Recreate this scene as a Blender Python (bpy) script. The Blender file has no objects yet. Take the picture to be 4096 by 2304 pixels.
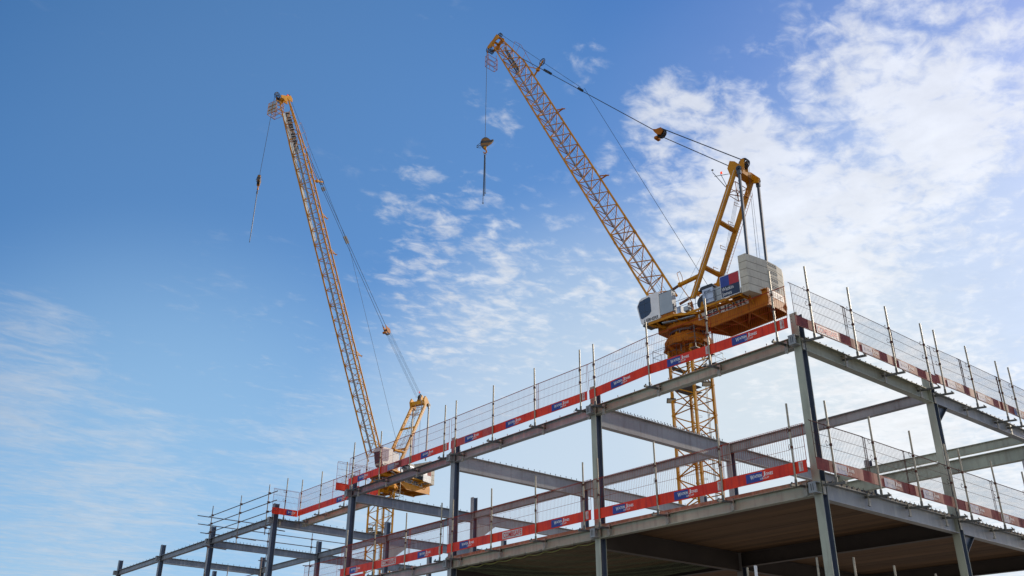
import bpy, math, random
from mathutils import Vector, Matrix
random.seed(7)
R = math.radians
sc = bpy.context.scene
COL = sc.collection

# ------------------------------------------------------------------ materials
def newmat(name):
    m = bpy.data.materials.new(name); m.use_nodes = True
    nt = m.node_tree; b = nt.nodes['Principled BSDF']
    return m, nt, b

def mat(name, c1, c2=None, rough=.5, metal=0., scale=3., lo=.35, hi=.65, stretch=(1,1,1),
        streak=None, bump=0., spec=.5, coat=0., detail=6, alpha=1., fine=0.):
    """two-tone noise paint; streak=(colour, amount) adds vertical dirt runs"""
    m, nt, b = newmat(name); N = nt.nodes; L = nt.links
    b.inputs['Roughness'].default_value = rough
    b.inputs['Metallic'].default_value = metal
    b.inputs['Specular IOR Level'].default_value = spec
    b.inputs['Coat Weight'].default_value = coat
    b.inputs['Coat Roughness'].default_value = .12
    if c2 is None: c2 = tuple(x*.8 for x in c1)
    geo = N.new('ShaderNodeNewGeometry'); mp = N.new('ShaderNodeMapping')
    mp.inputs['Scale'].default_value = stretch
    L.new(geo.outputs['Position'], mp.inputs['Vector'])
    n = N.new('ShaderNodeTexNoise'); n.inputs['Scale'].default_value = scale
    n.inputs['Detail'].default_value = detail; n.inputs['Roughness'].default_value = .62
    L.new(mp.outputs[0], n.inputs['Vector'])
    r = N.new('ShaderNodeValToRGB'); r.color_ramp.elements[0].position = lo; r.color_ramp.elements[1].position = hi
    r.color_ramp.elements[0].color = (*c1, 1); r.color_ramp.elements[1].color = (*c2, 1)
    L.new(n.outputs['Fac'], r.inputs['Fac']); out = r.outputs['Color']
    if fine:
        n3 = N.new('ShaderNodeTexNoise'); n3.inputs['Scale'].default_value = 38; n3.inputs['Detail'].default_value = 3
        L.new(geo.outputs['Position'], n3.inputs['Vector'])
        rr = N.new('ShaderNodeMapRange'); rr.inputs['From Min'].default_value = .35; rr.inputs['From Max'].default_value = .65
        rr.inputs['To Min'].default_value = 1-fine; rr.inputs['To Max'].default_value = 1+fine
        L.new(n3.outputs['Fac'], rr.inputs['Value'])
        mx = N.new('ShaderNodeMixRGB'); mx.blend_type = 'MULTIPLY'; mx.inputs[0].default_value = 1
        L.new(out, mx.inputs[1]); L.new(rr.outputs[0], mx.inputs[2]); out = mx.outputs[0]
    if streak:
        mp2 = N.new('ShaderNodeMapping'); mp2.inputs['Scale'].default_value = (9, 9, 1.1)
        L.new(geo.outputs['Position'], mp2.inputs['Vector'])
        n2 = N.new('ShaderNodeTexNoise'); n2.inputs['Scale'].default_value = 1.0; n2.inputs['Detail'].default_value = 7
        L.new(mp2.outputs[0], n2.inputs['Vector'])
        r2 = N.new('ShaderNodeValToRGB'); r2.color_ramp.elements[0].position = .5; r2.color_ramp.elements[1].position = .72
        r2.color_ramp.elements[0].color = (0, 0, 0, 1); r2.color_ramp.elements[1].color = (streak[1],)*3+(1,)
        L.new(n2.outputs['Fac'], r2.inputs['Fac'])
        mx = N.new('ShaderNodeMixRGB'); L.new(r2.outputs['Color'], mx.inputs[0])
        L.new(out, mx.inputs[1]); mx.inputs[2].default_value = (*streak[0], 1); out = mx.outputs[0]
    L.new(out, b.inputs['Base Color'])
    if bump:
        bp = N.new('ShaderNodeBump'); bp.inputs['Strength'].default_value = bump; bp.inputs['Distance'].default_value = .02
        L.new(n.outputs['Fac'], bp.inputs['Height']); L.new(bp.outputs[0], b.inputs['Normal'])
    return m

M = {}
M['steel']   = mat('grey_green_steel_paint', (.43,.465,.365), (.30,.325,.26), .48, .0, .55, streak=((.16,.13,.10), .38), bump=.05, fine=.035, spec=.3)
M['steel_b'] = mat('blue_grey_steel_paint', (.34,.365,.365), (.22,.245,.26), .42, .0, .7, streak=((.50,.50,.46), .45), bump=.06, fine=.04, spec=.3)
M['steel_c'] = mat('lilac_grey_steel_primer', (.37,.365,.35), (.265,.26,.255), .6, .0, .6, streak=((.14,.11,.09), .40), bump=.06, fine=.05, spec=.3)
M['steel_l'] = mat('slate_steel_paint', (.22,.245,.27), (.17,.19,.215), .42, .0, .8, streak=((.40,.42,.42), .5), bump=.05, fine=.04, spec=.3)
M['webd']    = mat('dark_blue_grey_web', (.075,.10,.15), (.05,.07,.11), .42, 0, 1.0, streak=((.12,.14,.17), .4), fine=.1)  # darker tone on column webs and inner flange faces
M['steel_d'] = mat('steel_painted_slab_shade', (.085,.072,.062), (.06,.052,.046), .6, 0, 1.0)  # same frame steel, with the shade under the slab put into its colour
M['galv']    = mat('galvanised_tube', (.36,.325,.24), (.22,.20,.15), .42, .25, 6, streak=((.30,.24,.14), .5), fine=.1)
M['scaf']    = mat('dull_scaffold_tube', (.20,.19,.17), (.12,.12,.12), .45, .55, 5, streak=((.22,.05,.04), .5))
M['clamp']   = mat('dark_clamp_steel', (.14,.14,.12), (.09,.09,.08), .5, .4, 12)
M['clampp']  = mat('pale_clamp_plate', (.36,.35,.28), (.26,.25,.2), .5, .3, 12)
M['red']     = mat('glossy_red_board', (.84,.058,.010), (.62,.032,.012), .42, .0, 1.6, streak=((.30,.02,.02), .6), spec=.25, coat=.0, bump=.05, fine=.06)
M['red_w']   = mat('worn_red_board', (.56,.06,.035), (.38,.035,.025), .5, .0, 3.0, streak=((.55,.33,.24), .6), bump=.08, fine=.1)
M['red_f']   = mat('faded_red_board', (.27,.055,.040), (.13,.026,.022), .6, .0, 2.4, spec=.15, streak=((.36,.11,.08), .7), bump=.1, fine=.15)
M['wire']    = mat('red_coated_wire', (.36,.05,.018), (.25,.035,.015), .8, 0, 4, spec=.1)
M['wire_f']  = mat('rusty_coated_wire', (.13,.055,.04), (.08,.04,.035), .8, 0, 4, spec=.1)
M['blue']    = mat('blue_sign', (.02,.05,.28), (.015,.035,.20), .45, .0, 2.5, fine=.06)
M['blue_f']  = mat('faded_blue_sign', (.11,.14,.30), (.26,.27,.32), .6, .0, 5.0, streak=((.45,.42,.42), .8))
M['blue_d']  = mat('dark_navy_sign', (.010,.022,.06), (.008,.018,.045), .45, 0, 2)
M['white']   = mat('white_paint', (.78,.78,.76), (.70,.70,.69), .4, 0, 2)
M['white_g'] = mat('greyish_white_paint', (.50,.48,.46), (.42,.40,.38), .5, 0, 2, streak=((.30,.27,.24),.5))
M['offw']    = mat('weathered_white', (.66,.64,.58), (.46,.42,.38), .5, 0, 8)
M['letter_f']= mat('faded_white_letter', (.60,.56,.54), (.40,.32,.32), .6, 0, 12)
M['letter_r']= mat('red_letter', (.42,.016,.022), (.36,.015,.02), .5, 0, 3)
M['letter_c']= mat('maker_red_letter', (.66,.02,.015), (.56,.02,.015), .5, 0, 3)
M['black']   = mat('black_paint', (.02,.02,.022), (.015,.015,.016), .45, 0, 3)
M['yel']     = mat('crane_yellow_paint', (.60,.26,.008), (.45,.18,.006), .5, 0, .9, spec=.2, streak=((.20,.08,.015), .5), fine=.05)
M['yel2']    = mat('bright_crane_yellow', (.64,.30,.012), (.50,.22,.010), .5, 0, .9, spec=.2, streak=((.28,.12,.02), .45), fine=.05)
M['yeld']    = mat('crane_yellow_painted_shade', (.44,.14,.007), (.34,.105,.006), .55, 0, .8, spec=.15, streak=((.10,.045,.015), .6))  # darker copy of the crane yellow, shade put into the colour
M['grey']    = mat('grey_cabinet', (.36,.41,.44), (.31,.36,.39), .45, 0, 1.5)
M['silver']  = mat('silver_cabinet', (.48,.54,.62), (.40,.46,.54), .35, .3, 1.5)
M['dgrey']   = mat('dark_blue_grey_bar', (.06,.08,.105), (.045,.06,.08), .45, .1, 2)
M['walk1']   = mat('dark_grey_walkway', (.10,.11,.13), (.07,.08,.10), .6, .2, 3)
M['walk2']   = mat('light_grey_walkway', (.32,.38,.43), (.24,.30,.36), .6, .2, 3)
M['rust']    = mat('rust_brown_rod', (.14,.06,.03), (.09,.045,.03), .5, .2, 5)
M['rope']    = mat('steel_wire_rope', (.035,.04,.05), (.025,.03,.035), .6, .3, 5)
M['conc']    = mat('ballast_concrete', (.56,.53,.43), (.47,.44,.36), .85, 0, 1.4, streak=((.26,.24,.20), .35), bump=.1, fine=.08)
M['concg']   = mat('slab_concrete', (.36,.35,.33), (.28,.27,.25), .9, 0, 1.2, bump=.1)
M['joint']   = mat('dark_joint', (.05,.048,.04), (.04,.04,.03), .9, 0, 2)
M['timber']  = mat('red_brown_edge_timber', (.30,.255,.165), (.23,.165,.105), .75, 0, 2.2, stretch=(1,.3,5), streak=((.50,.46,.33), .6), bump=.2)
M['deck']    = mat('dark_metal_deck', (.07,.075,.075), (.05,.05,.05), .5, .5, 6)
M['netg']    = mat('green_safety_net', (.24,.28,.17), (.15,.21,.13), .8, 0, 6)
M['nety']    = mat('pale_net_rope', (.42,.42,.12), (.25,.30,.10), .8, 0, 9)
M['lens']    = mat('floodlight_glass', (.55,.50,.38), (.42,.38,.3), .2, 0, 5)
M['ground']  = mat('pale_gravel_ground', (.20,.175,.14), (.14,.12,.10), .95, 0, .35, bump=.4)

m, nt, b = newmat('dark_cab_glass'); M['glass'] = m
b.inputs['Base Color'].default_value = (.012,.03,.06,1); b.inputs['Roughness'].default_value = .07
b.inputs['Specular IOR Level'].default_value = .8
m, nt, b = newmat('glass_painted_pink_reflection'); M['glass2'] = m
b.inputs['Base Color'].default_value = (.30,.26,.27,1); b.inputs['Roughness'].default_value = .15  # pink reflection is painted into the base colour
m, nt, b = newmat('red_lamp_glass'); M['lamp'] = m
b.inputs['Base Color'].default_value = (.8,.05,.02,1); b.inputs['Emission Color'].default_value = (1,.08,.02,1); b.inputs['Emission Strength'].default_value = .8
# soffit boards: long boards along Y with dark joints
m, nt, b = newmat('brown_soffit'); M['soffit'] = m; N = nt.nodes; L = nt.links
geo = N.new('ShaderNodeNewGeometry'); sep = N.new('ShaderNodeSeparateXYZ'); L.new(geo.outputs['Position'], sep.inputs[0])
mp = N.new('ShaderNodeMapping'); mp.inputs['Scale'].default_value = (9, .35, 1); L.new(geo.outputs['Position'], mp.inputs[0])
n1 = N.new('ShaderNodeTexNoise'); n1.inputs['Scale'].default_value = 1; n1.inputs['Detail'].default_value = 8; L.new(mp.outputs[0], n1.inputs['Vector'])
cr = N.new('ShaderNodeValToRGB'); cr.color_ramp.elements[0].position=.3; cr.color_ramp.elements[1].position=.7
cr.color_ramp.elements[0].color=(.115,.066,.030,1); cr.color_ramp.elements[1].color=(.18,.105,.050,1); L.new(n1.outputs['Fac'], cr.inputs[0])
fx=N.new('ShaderNodeMath'); fx.operation='MULTIPLY'; fx.inputs[1].default_value=3.32; L.new(sep.outputs['X'],fx.inputs[0])
fl_=N.new('ShaderNodeMath'); fl_.operation='FLOOR'; L.new(fx.outputs[0],fl_.inputs[0]); wn_=N.new('ShaderNodeTexWhiteNoise'); wn_.noise_dimensions='1D'; L.new(fl_.outputs[0],wn_.inputs['W'])
rg=N.new('ShaderNodeMapRange'); rg.inputs['To Min'].default_value=.72; rg.inputs['To Max'].default_value=1.25; L.new(wn_.outputs['Value'],rg.inputs['Value'])
mxs=N.new('ShaderNodeMixRGB'); mxs.blend_type='MULTIPLY'; mxs.inputs[0].default_value=1; L.new(cr.outputs[0],mxs.inputs[1]); L.new(rg.outputs[0],mxs.inputs[2])
L.new(mxs.outputs[0], b.inputs['Base Color']); b.inputs['Roughness'].default_value=.8
# hook block stripes
m, nt, b = newmat('striped_hook_paint'); M['stripe'] = m; N = nt.nodes; L = nt.links
tc = N.new('ShaderNodeTexCoord'); mp = N.new('ShaderNodeMapping'); mp.inputs['Rotation'].default_value=(0,R(10),0); L.new(tc.outputs['Object'], mp.inputs[0])
sp = N.new('ShaderNodeSeparateXYZ'); L.new(mp.outputs[0], sp.inputs[0])
ma = N.new('ShaderNodeMath'); ma.operation='MULTIPLY'; ma.inputs[1].default_value=1/.62; L.new(sp.outputs['Z'], ma.inputs[0])
fr = N.new('ShaderNodeMath'); fr.operation='FRACT'; L.new(ma.outputs[0], fr.inputs[0])
gt = N.new('ShaderNodeMath'); gt.operation='GREATER_THAN'; gt.inputs[1].default_value=.5; L.new(fr.outputs[0], gt.inputs[0])
mx = N.new('ShaderNodeMixRGB'); mx.inputs[1].default_value=(.20,.09,.008,1); mx.inputs[2].default_value=(.02,.02,.02,1); L.new(gt.outputs[0], mx.inputs[0])
L.new(mx.outputs[0], b.inputs['Base Color']); b.inputs['Roughness'].default_value=.45

# ------------------------------------------------------------------ mesh helpers
class MB:
    def __init__(s): s.v=[]; s.f=[]; s.sm=[]
    def add(s, vs, fs, smooth=False):
        o=len(s.v); s.v += [tuple(p) for p in vs]; s.f += [tuple(i+o for i in f) for f in fs]; s.sm += [smooth]*len(fs)
    def box(s, x0,x1,y0,y1,z0,z1):
        s.add([(x0,y0,z0),(x1,y0,z0),(x1,y1,z0),(x0,y1,z0),(x0,y0,z1),(x1,y0,z1),(x1,y1,z1),(x0,y1,z1)],
              [(0,3,2,1),(4,5,6,7),(0,1,5,4),(1,2,6,5),(2,3,7,6),(3,0,4,7)])
        return s
    def bar(s, a, b, w, h=None, up=(0,0,1)):
        """rectangular bar from a to b, w across, h along 'up'"""
        a=Vector(a); b=Vector(b); h=h or w; d=(b-a).normalized(); u=Vector(up)
        if abs(d.dot(u))>.98: u=Vector((0,1,0)) if abs(d.y)<.9 else Vector((1,0,0))
        x=d.cross(u).normalized(); u=x.cross(d).normalized()
        vs=[p+x*(i*w/2)+u*(j*h/2) for p in (a,b) for i,j in ((-1,-1),(1,-1),(1,1),(-1,1))]
        s.add(vs, [(0,1,2,3),(7,6,5,4),(0,4,5,1),(1,5,6,2),(2,6,7,3),(3,7,4,0)]); return s
    def tube(s, a, b, r, n=8, r2=None, cap=True):
        a=Vector(a); b=Vector(b); r2=r if r2 is None else r2; d=(b-a)
        if d.length<1e-6: return s
        d.normalize(); u=Vector((0,0,1)) if abs(d.z)<.9 else Vector((1,0,0))
        x=d.cross(u).normalized(); y=d.cross(x)
        vs=[a+(x*math.cos(t)+y*math.sin(t))*r for t in [2*math.pi*i/n for i in range(n)]]+[b+(x*math.cos(t)+y*math.sin(t))*r2 for t in [2*math.pi*i/n for i in range(n)]]
        s.add(vs, [(i,i+n,(i+1)%n+n,(i+1)%n) for i in range(n)], n>4)
        if cap: s.add(vs, [tuple(range(n)), tuple(range(2*n-1,n-1,-1))])
        return s
    def path(s, pts, r, n=6):
        for a,b in zip(pts[:-1],pts[1:]): s.tube(a,b,r,n)
        return s
    def prism(s, pts, a0, a1, axis='x'):
        """polygon pts in the other two axes, extruded along axis a0..a1"""
        n=len(pts); mk={'x':lambda p,q:(q,p[0],p[1]),'y':lambda p,q:(p[0],q,p[1]),'z':lambda p,q:(p[0],p[1],q)}[axis]
        vs=[mk(p,a0) for p in pts]+[mk(p,a1) for p in pts]
        s.add(vs,[tuple(range(n)),tuple(range(2*n-1,n-1,-1))]+[(i,i+n,(i+1)%n+n,(i+1)%n) for i in range(n)]); return s
    def lathe(s, prof, c=(0,0,0), n=24):
        c=Vector(c); k=len(prof)
        vs=[(c.x+r*math.cos(2*math.pi*i/n), c.y+r*math.sin(2*math.pi*i/n), c.z+z) for i in range(n) for r,z in prof]
        s.add(vs,[(i*k+j,((i+1)%n)*k+j,((i+1)%n)*k+j+1,i*k+j+1) for i in range(n) for j in range(k-1)],False)
        s.add(vs,[tuple(i*k for i in range(n-1,-1,-1)),tuple(i*k+k-1 for i in range(n))]); return s
    def disc(s, c, ax, r, w, n=20):
        c=Vector(c); ax=Vector(ax).normalized(); return s.tube(c-ax*w/2, c+ax*w/2, r, n)
    def ring(s, c, ax, r, rr, n=20, m=5):
        c=Vector(c); ax=Vector(ax).normalized(); u=Vector((0,0,1)) if abs(ax.z)<.9 else Vector((1,0,0)); x=ax.cross(u).normalized(); y=ax.cross(x)
        P=[c+(x*math.cos(2*math.pi*i/n)+y*math.sin(2*math.pi*i/n))*r for i in range(n)]
        for i in range(n): s.tube(P[i],P[(i+1)%n],rr,m,cap=False)
        return s
    def ibeam(s, a, b, depth, width, tf=.016, tw=.011):
        """I section; a,b are ends at TOP centre line; horizontal"""
        a=Vector(a); b=Vector(b); z=Vector((0,0,1))
        s.bar(a-z*tf/2, b-z*tf/2, width, tf)
        s.bar(a-z*(depth-tf/2), b-z*(depth-tf/2), width, tf)
        s.bar(a-z*(depth/2), b-z*(depth/2), tw, depth-2*tf)
        return s
    def mesh(s, name, mats):
        me=bpy.data.meshes.new(name); me.from_pydata(s.v,[],s.f)
        for m_ in (mats if isinstance(mats,(list,tuple)) else [mats]): me.materials.append(m_)
        for p,q in zip(me.polygons,s.sm): p.use_smooth=q
        me.update(); return me
    def build(s, name, mats, parent=None, loc=(0,0,0), label=None):
        o=bpy.data.objects.new(name, s.mesh(name,mats)); COL.objects.link(o); o.location=loc
        if parent is not None: o.parent=parent
        if label: o['label']=label
        return o

def empty(name, loc=(0,0,0), rz=0.):
    o=bpy.data.objects.new(name,None); COL.objects.link(o); o.location=loc; o.rotation_euler=(0,0,rz); o.empty_display_size=.2; return o
def tag(o,label,cat,group=None,kind=None):
    o['label']=label; o['category']=cat
    if group: o['group']=group
    if kind: o['kind']=kind
    return o
def structure(o): o['kind']='structure'; return o
def share(src, name, parent, loc=(0,0,0), rz=0.):
    o=bpy.data.objects.new(name, src); COL.objects.link(o); o.parent=parent; o.location=loc; o.rotation_euler=(0,0,rz); return o

_txt={}
def text_mesh(t, mt, h=1., bold=0., xs=1., shear=0., key=None):
    """filled lettering as a mesh, cap height h, in local XZ plane facing -Y, origin at left baseline"""
    k=(t,mt.name,h,bold,xs,shear)
    if k in _txt: return _txt[k]
    cu=bpy.data.curves.new('lettering','FONT'); cu.body=t; cu.size=h/.69; cu.offset=bold*h; cu.shear=shear; cu.resolution_u=2
    cu.extrude=0.0
    ob=bpy.data.objects.new('lettering',cu); COL.objects.link(ob)
    dg=bpy.context.evaluated_depsgraph_get(); dg.update()
    me=bpy.data.meshes.new_from_object(ob.evaluated_get(dg))
    bpy.data.objects.remove(ob)
    xmin=min(v.co.x for v in me.vertices); xmax=max(v.co.x for v in me.vertices)
    for v in me.vertices: x=(v.co.x-xmin)*xs; z=v.co.y; v.co=(x,0,z)
    me.materials.clear(); me.materials.append(mt); me.name='lettering'; me.update()
    _txt[k]=(me,(xmax-xmin)*xs); return _txt[k]
def fit_text(t, mt, h, width, **kw):
    me,w=text_mesh(t,mt,h,xs=1.,**kw)
    k=('fit',t,mt.name,h,width)
    if k in _txt: return _txt[k]
    m2=me.copy()
    for v in m2.vertices: v.co.x*=width/w
    m2.update(); _txt[k]=m2; return m2

# ------------------------------------------------------------------ ground (big enough for the horizon)
g=MB(); g.add([(-3000,-3000,0),(3000,-3000,0),(3000,3000,0),(-3000,3000,0)],[(0,1,2,3)])
GZ=-0.75
structure(g.build('ground',M['ground'],loc=(0,0,GZ)))

# ------------------------------------------------------------------ steel frame
ZR, ZF, Z3 = 10.73, 6.95, 3.17          # tops of steel: roof, floor, floor below
YC=[-.275,7.195,14.615,21.975,29.265,36.695,43.94,51.4]      # grid lines along the long face
XA, X2, X3 = -.135, 6.47, 14.12
CW, CD = .215, .25
ord_=['corner','second','third','fourth','fifth','sixth','seventh','eighth']

def hsection(mb, x, y, z0, z1, w=CW, d=CD, tf=.018, tw=.012):
    mb.box(x-d/2, x-d/2+tf, y-w/2, y+w/2, z0, z1)
    mb.box(x+d/2-tf, x+d/2, y-w/2, y+w/2, z0, z1)
    mb.box(x-d/2+tf, x+d/2-tf, y-tw/2, y+tw/2, z0, z1)

def column(x,y,z1,label,group,m,splice=True,stubs=(),cap=False):
    e=empty('steel_column',(x,y,GZ)); tag(e,label,'steel column',group)
    H_=z1-GZ; d=CD; w=CW
    mb=MB(); mb.box(-d/2,-d/2+.018,-w/2,w/2,0,H_); mb.box(d/2-.018,d/2,-w/2,w/2,0,H_); mb.build('flanges',m,e)
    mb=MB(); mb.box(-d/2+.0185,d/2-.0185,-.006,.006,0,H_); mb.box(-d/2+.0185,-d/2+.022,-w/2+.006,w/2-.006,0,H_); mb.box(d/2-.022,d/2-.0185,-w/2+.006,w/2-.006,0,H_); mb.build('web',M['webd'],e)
    if splice:
        h=MB()
        for k in range(3):
            for sy in (-.065,.065):
                for sx in (-CD/2-.003, CD/2-.018-.003):
                    h.tube((sx,sy,z1-GZ-.07-.09*k),(sx+.004,sy,z1-GZ-.07-.09*k),.012,8)
        h.build('bolt_holes',M['black'],e)
    for zt in stubs:
        st=MB(); z=zt-GZ; xo=-CD/2
        st.box(xo-.215,xo-.20,-.10,.10,z-.30,z-.04)
        st.box(xo-.20,xo-.001,-.10,.10,z-.055,z-.04)
        st.box(xo-.20,xo-.001,-.10,.10,z-.30,z-.285)
        st.box(xo-.20,xo-.001,-.006,.006,z-.285,z-.055)
        b_=st.build('bracket',M['steel_b'],e)
        s2=MB(); s2.box(xo-.219,xo-.2155,-.035,-.02,z-.25,z-.09); s2.box(xo-.219,xo-.2155,.02,.035,z-.25,z-.09)
        s2.build('slot',M['black'],b_)
    # bolted end plates on the web side
    for zt in (ZR,ZF):
        if zt<z1:
            p=MB(); z=zt-GZ
            for sy in (-1,1):
                for k in range(4):
                    p.tube((-.05,sy*.006,z-.08-.06*k),(-.05,sy*.02,z-.08-.06*k),.011,6)
            p.build('bolts',M['galv'],e)
    return e

gA='steel columns along the long face'
for k,y in enumerate(YC):
    m_ = M['steel'] if k<2 else (M['steel_b'] if k<3 else M['steel_l'])
    nm={0:'tall pale grey steel column at the near corner where both guardrails meet',
        1:'grey steel column on the long face, first to the left of the corner column',
        2:'blue grey steel column on the long face, second to the left of the corner column',
        3:'steel column where the long red guardrail steps inwards',
        4:'steel column at the start of the plain tube railing',
        5:'steel column carrying the corner of the grey tube railing',
        6:'slate column with bare top, second from the left end of the frame',
        7:'slate column with bare top at the far left end of the frame'}[k]
    column(XA,y,11.36,nm,gA,m_,stubs=(ZR,ZF))
gB='steel columns along the right hand face'
column(X2,YC[0],11.36,'pale grey steel column on the right hand face with a dark haunch on its right',gB,M['steel'],stubs=())
column(X3,YC[0],11.36,'steel column on the right hand face beyond the picture edge',gB,M['steel_b'],stubs=())
gI='steel columns inside the frame'
dy2=[0,.0,.05,.15,.38,.33,.45,.5]
desc2=['','interior column ending under the deep studded roof beam, in front of the nearer crane mast',
 'interior column behind the third bay, its top hidden by a deep roof beam',
 'interior grey column with a free top and holes, right of the blue grey face column',
 'interior grey column with a free top in front of the farther crane mast',
 'interior slate column with a free top beside the thin railing tubes',
 'interior slate column behind the sixth bay with a free top',
 'interior slate column top just above the bottom edge at left']
for k in range(1,8):
    column(X2-.0,YC[k]+dy2[k],10.72 if k<3 else 11.4,desc2[k],gI,M['steel_c'] if k<4 else M['steel_l'],splice=k>=3)
for k,ds in ((1,'far interior column top seen behind the right hand guardrail'),(2,'far interior column top beside the nearer crane mast, just above the slab edge'),
             (4,'short far column top seen under the red boards left of the large white maker board'),(5,'small far column top seen under the boards near the third face column')):
    column(X3+(.12 if k==1 else 0),YC[k]+(-.85 if k==1 else .05),11.32,ds,gI,M['steel_c'])
# far right interior column under the lower far beam
column(13.42,.12,9.9,'interior column at the right edge under the lower of two far beams',gI,M['steel_b'],splice=False)

_stud={}
def stud_mesh():
    if 's' not in _stud:
        mb=MB(); mb.tube((0,0,0),(0,0,.085),.0105,6); mb.tube((0,0,.085),(0,0,.10),.019,6); _stud['s']=mb.mesh('shear_stud',M['dgrey'])
    return _stud['s']
def beam(a,b,top,depth,width,label,group,m,studs=None,rows=1,side=0,tf=.016,bolts=None):
    a=Vector((a[0],a[1],top)); b=Vector((b[0],b[1],top)); L_=(b-a).length; mid=a
    e=empty('steel_beam',a,math.atan2(b.y-a.y,b.x-a.x)); tag(e,label,'steel beam',group)
    mb=MB(); mb.ibeam((0,0,0),(L_,0,0),depth,width,tf); mb.build('girder',m,e)
    if studs:
        n=min(int((L_-.5)/studs),99//rows)
        for i in range(n):
            for r in range(rows):
                o=share(stud_mesh(),'shear_stud',e,(.3+i*(L_-.6)/max(1,n-1)+random.uniform(-.01,.01),(0 if rows==1 else (r-.5)*.09)+side,0))
                o.rotation_euler=(random.uniform(-.06,.06),random.uniform(-.06,.06),0)
    for bx in (bolts or ()):
        q=MB()
        for i in range(2):
            for j in range(3):
                for sgn in (-1,1): q.tube((bx+i*.13,sgn*.006,-.12-.12*j),(bx+i*.13,sgn*.028,-.12-.12*j),.018,6)
        q.build('bolts',M['galv'],e)
    return e
gE='edge beams along the long face'
bays=['first','second','third']
def yb(k): return YC[k]+.006
names={0:'pale roof edge beam between the corner column and the next column on the long face',
       1:'roof edge beam on the long face between the first two columns left of the corner',
       2:'roof edge beam passing in front of the farther crane on the long face',
       4:'roof edge beam under the plain tube railing',5:'slate roof edge beam second from the left end',6:'slate roof edge beam at the far left end'}
for k in (0,1,2,4,5,6):
    beam((XA,yb(k)),(XA,YC[k+1]-.006),ZR,.30,.20,names[k],gE,M['steel'] if k<1 else (M['steel_b'] if k<2 else M['steel_l']),studs=.62 if k<3 else .5)
beam((1.32,22.08),(1.32,29.18),ZR,.30,.18,'set back roof beam under the inward step of the red guardrail',gE,M['steel'],studs=.6)
nf={0:'pale green grey floor beam under the timber slab edge beside the corner column',1:'floor beam with safety net hooks under it on the long face',2:'floor beam with no slab, low behind the red boards at bottom',3:'floor edge beam below the farther crane, at the bottom'}
for k in range(4):
    beam((XA,yb(k)),(XA,YC[k+1]-.006),ZF,.31,.20,nf[k],gE,M['steel'] if k<2 else M['steel_b'],studs=.5 if k>=2 else None)
beam((XA,yb(0)),(XA,YC[1]-.006),Z3,.31,.20,'lower floor beam of the long face below the picture, first bay',gE,M['steel'])
gBB='beams along the right hand face'
xw=CD/2
for zt,dd,tx in ((ZR,.385,'roof'),(ZF,.42,'floor'),(Z3,.42,'lower floor')):
    beam((XA+xw,YC[0]),(X2-xw,YC[0]),zt,dd,.20,f'{tx} edge beam on the right hand face beside the corner column',gBB,M['steel_b'] if tx!='roof' else M['steel'],studs=.26 if tx=='roof' else None)
    if zt>4: beam((X2+xw,YC[0]),(X3-xw,YC[0]),zt,dd,.20,f'{tx} edge beam on the right hand face running out of the picture',gBB,M['steel_b'],studs=.26 if tx=='roof' else None)
for zt,tx in ((ZR-.385,'roof'),(ZF-.42,'floor')):
    hb=MB(); hb.prism([(X2+xw+.002,zt-.002),(X2+xw+.62,zt-.002),(X2+xw+.002,zt-.55)],YC[0]-.008,YC[0]+.008,'y')
    hb.bar((X2+xw+.01,YC[0],zt-.57),(X2+xw+.64,YC[0],zt-.01),.19,.014,(0,1,0)) if False else None
    a=Vector((X2+xw+.004,YC[0],zt-.56)); c=Vector((X2+xw+.64,YC[0],zt-.006)); hb.bar(a,c,.17,.014)
    tag(hb.build('haunch_bracket',M['dgrey']),f'dark triangular haunch under the {tx} beam right of the right face column','bracket')
# V-direction beams from the long face inwards
gV='deep beams running inwards from the long face'
vd={1:('deep lilac grey roof beam with dense studs crossing in front of the nearer crane mast',.64,.19,2,None),
    2:('deep grey roof beam with sparse studs behind the third bay',.58,.27,1,None),
    3:('grey roof beam with a bolted splice crossing the farther crane mast',.42,.36,1,(1.9,)),
    4:('slate roof beam starting behind the start of the tube railing',.38,.36,1,None),
    5:('slate roof beam with close studs running from the railing corner inwards',.35,.20,1,None),
    6:('slate roof beam low at the left bottom edge',.35,.36,1,None)}
for k,(ds,dp,sp_,rw,bl) in vd.items():
    yy=YC[k]; 
    beam((XA+xw,yy),(X2-xw,yy+dy2[k]*.9),ZR if k<3 else ZR-.08,dp,.21,ds,gV,M['steel_c'] if k<3 else (M['steel_l']),studs=sp_ if k!=1 else .155,rows=rw,bolts=bl)
vfar={1:'roof beam continuing inwards beyond the interior column near the nearer crane mast',2:'roof beam continuing inwards behind the lower mesh barrier at centre',3:'roof beam continuing inwards behind the third face column',4:'roof beam continuing inwards left of the third face column',5:'roof beam continuing inwards behind the red boards at lower left'}
for k in range(1,6):
    beam((X2+xw,YC[k]+dy2[k]),(X3-xw,YC[k]+dy2[k]),ZR-.05,.46,.20,vfar[k],gV,M['steel_c'] if k<4 else M['steel_l'],studs=.42)
    if k in (3,4):
        zt=ZR-.05-.46; hb=MB(); x0=X2+xw; y0=YC[k]+dy2[k]
        hb.prism([(x0+.002,zt-.002),(x0+1.15,zt-.002),(x0+.002,zt-.85)],y0-.09,y0+.09,'y')
        tag(hb.build('haunch_bracket',M['steel_c']),'triangular haunch under the interior roof beam '+('right of the free topped interior column' if k==3 else 'in front of the farther crane mast'),'bracket')
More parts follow.
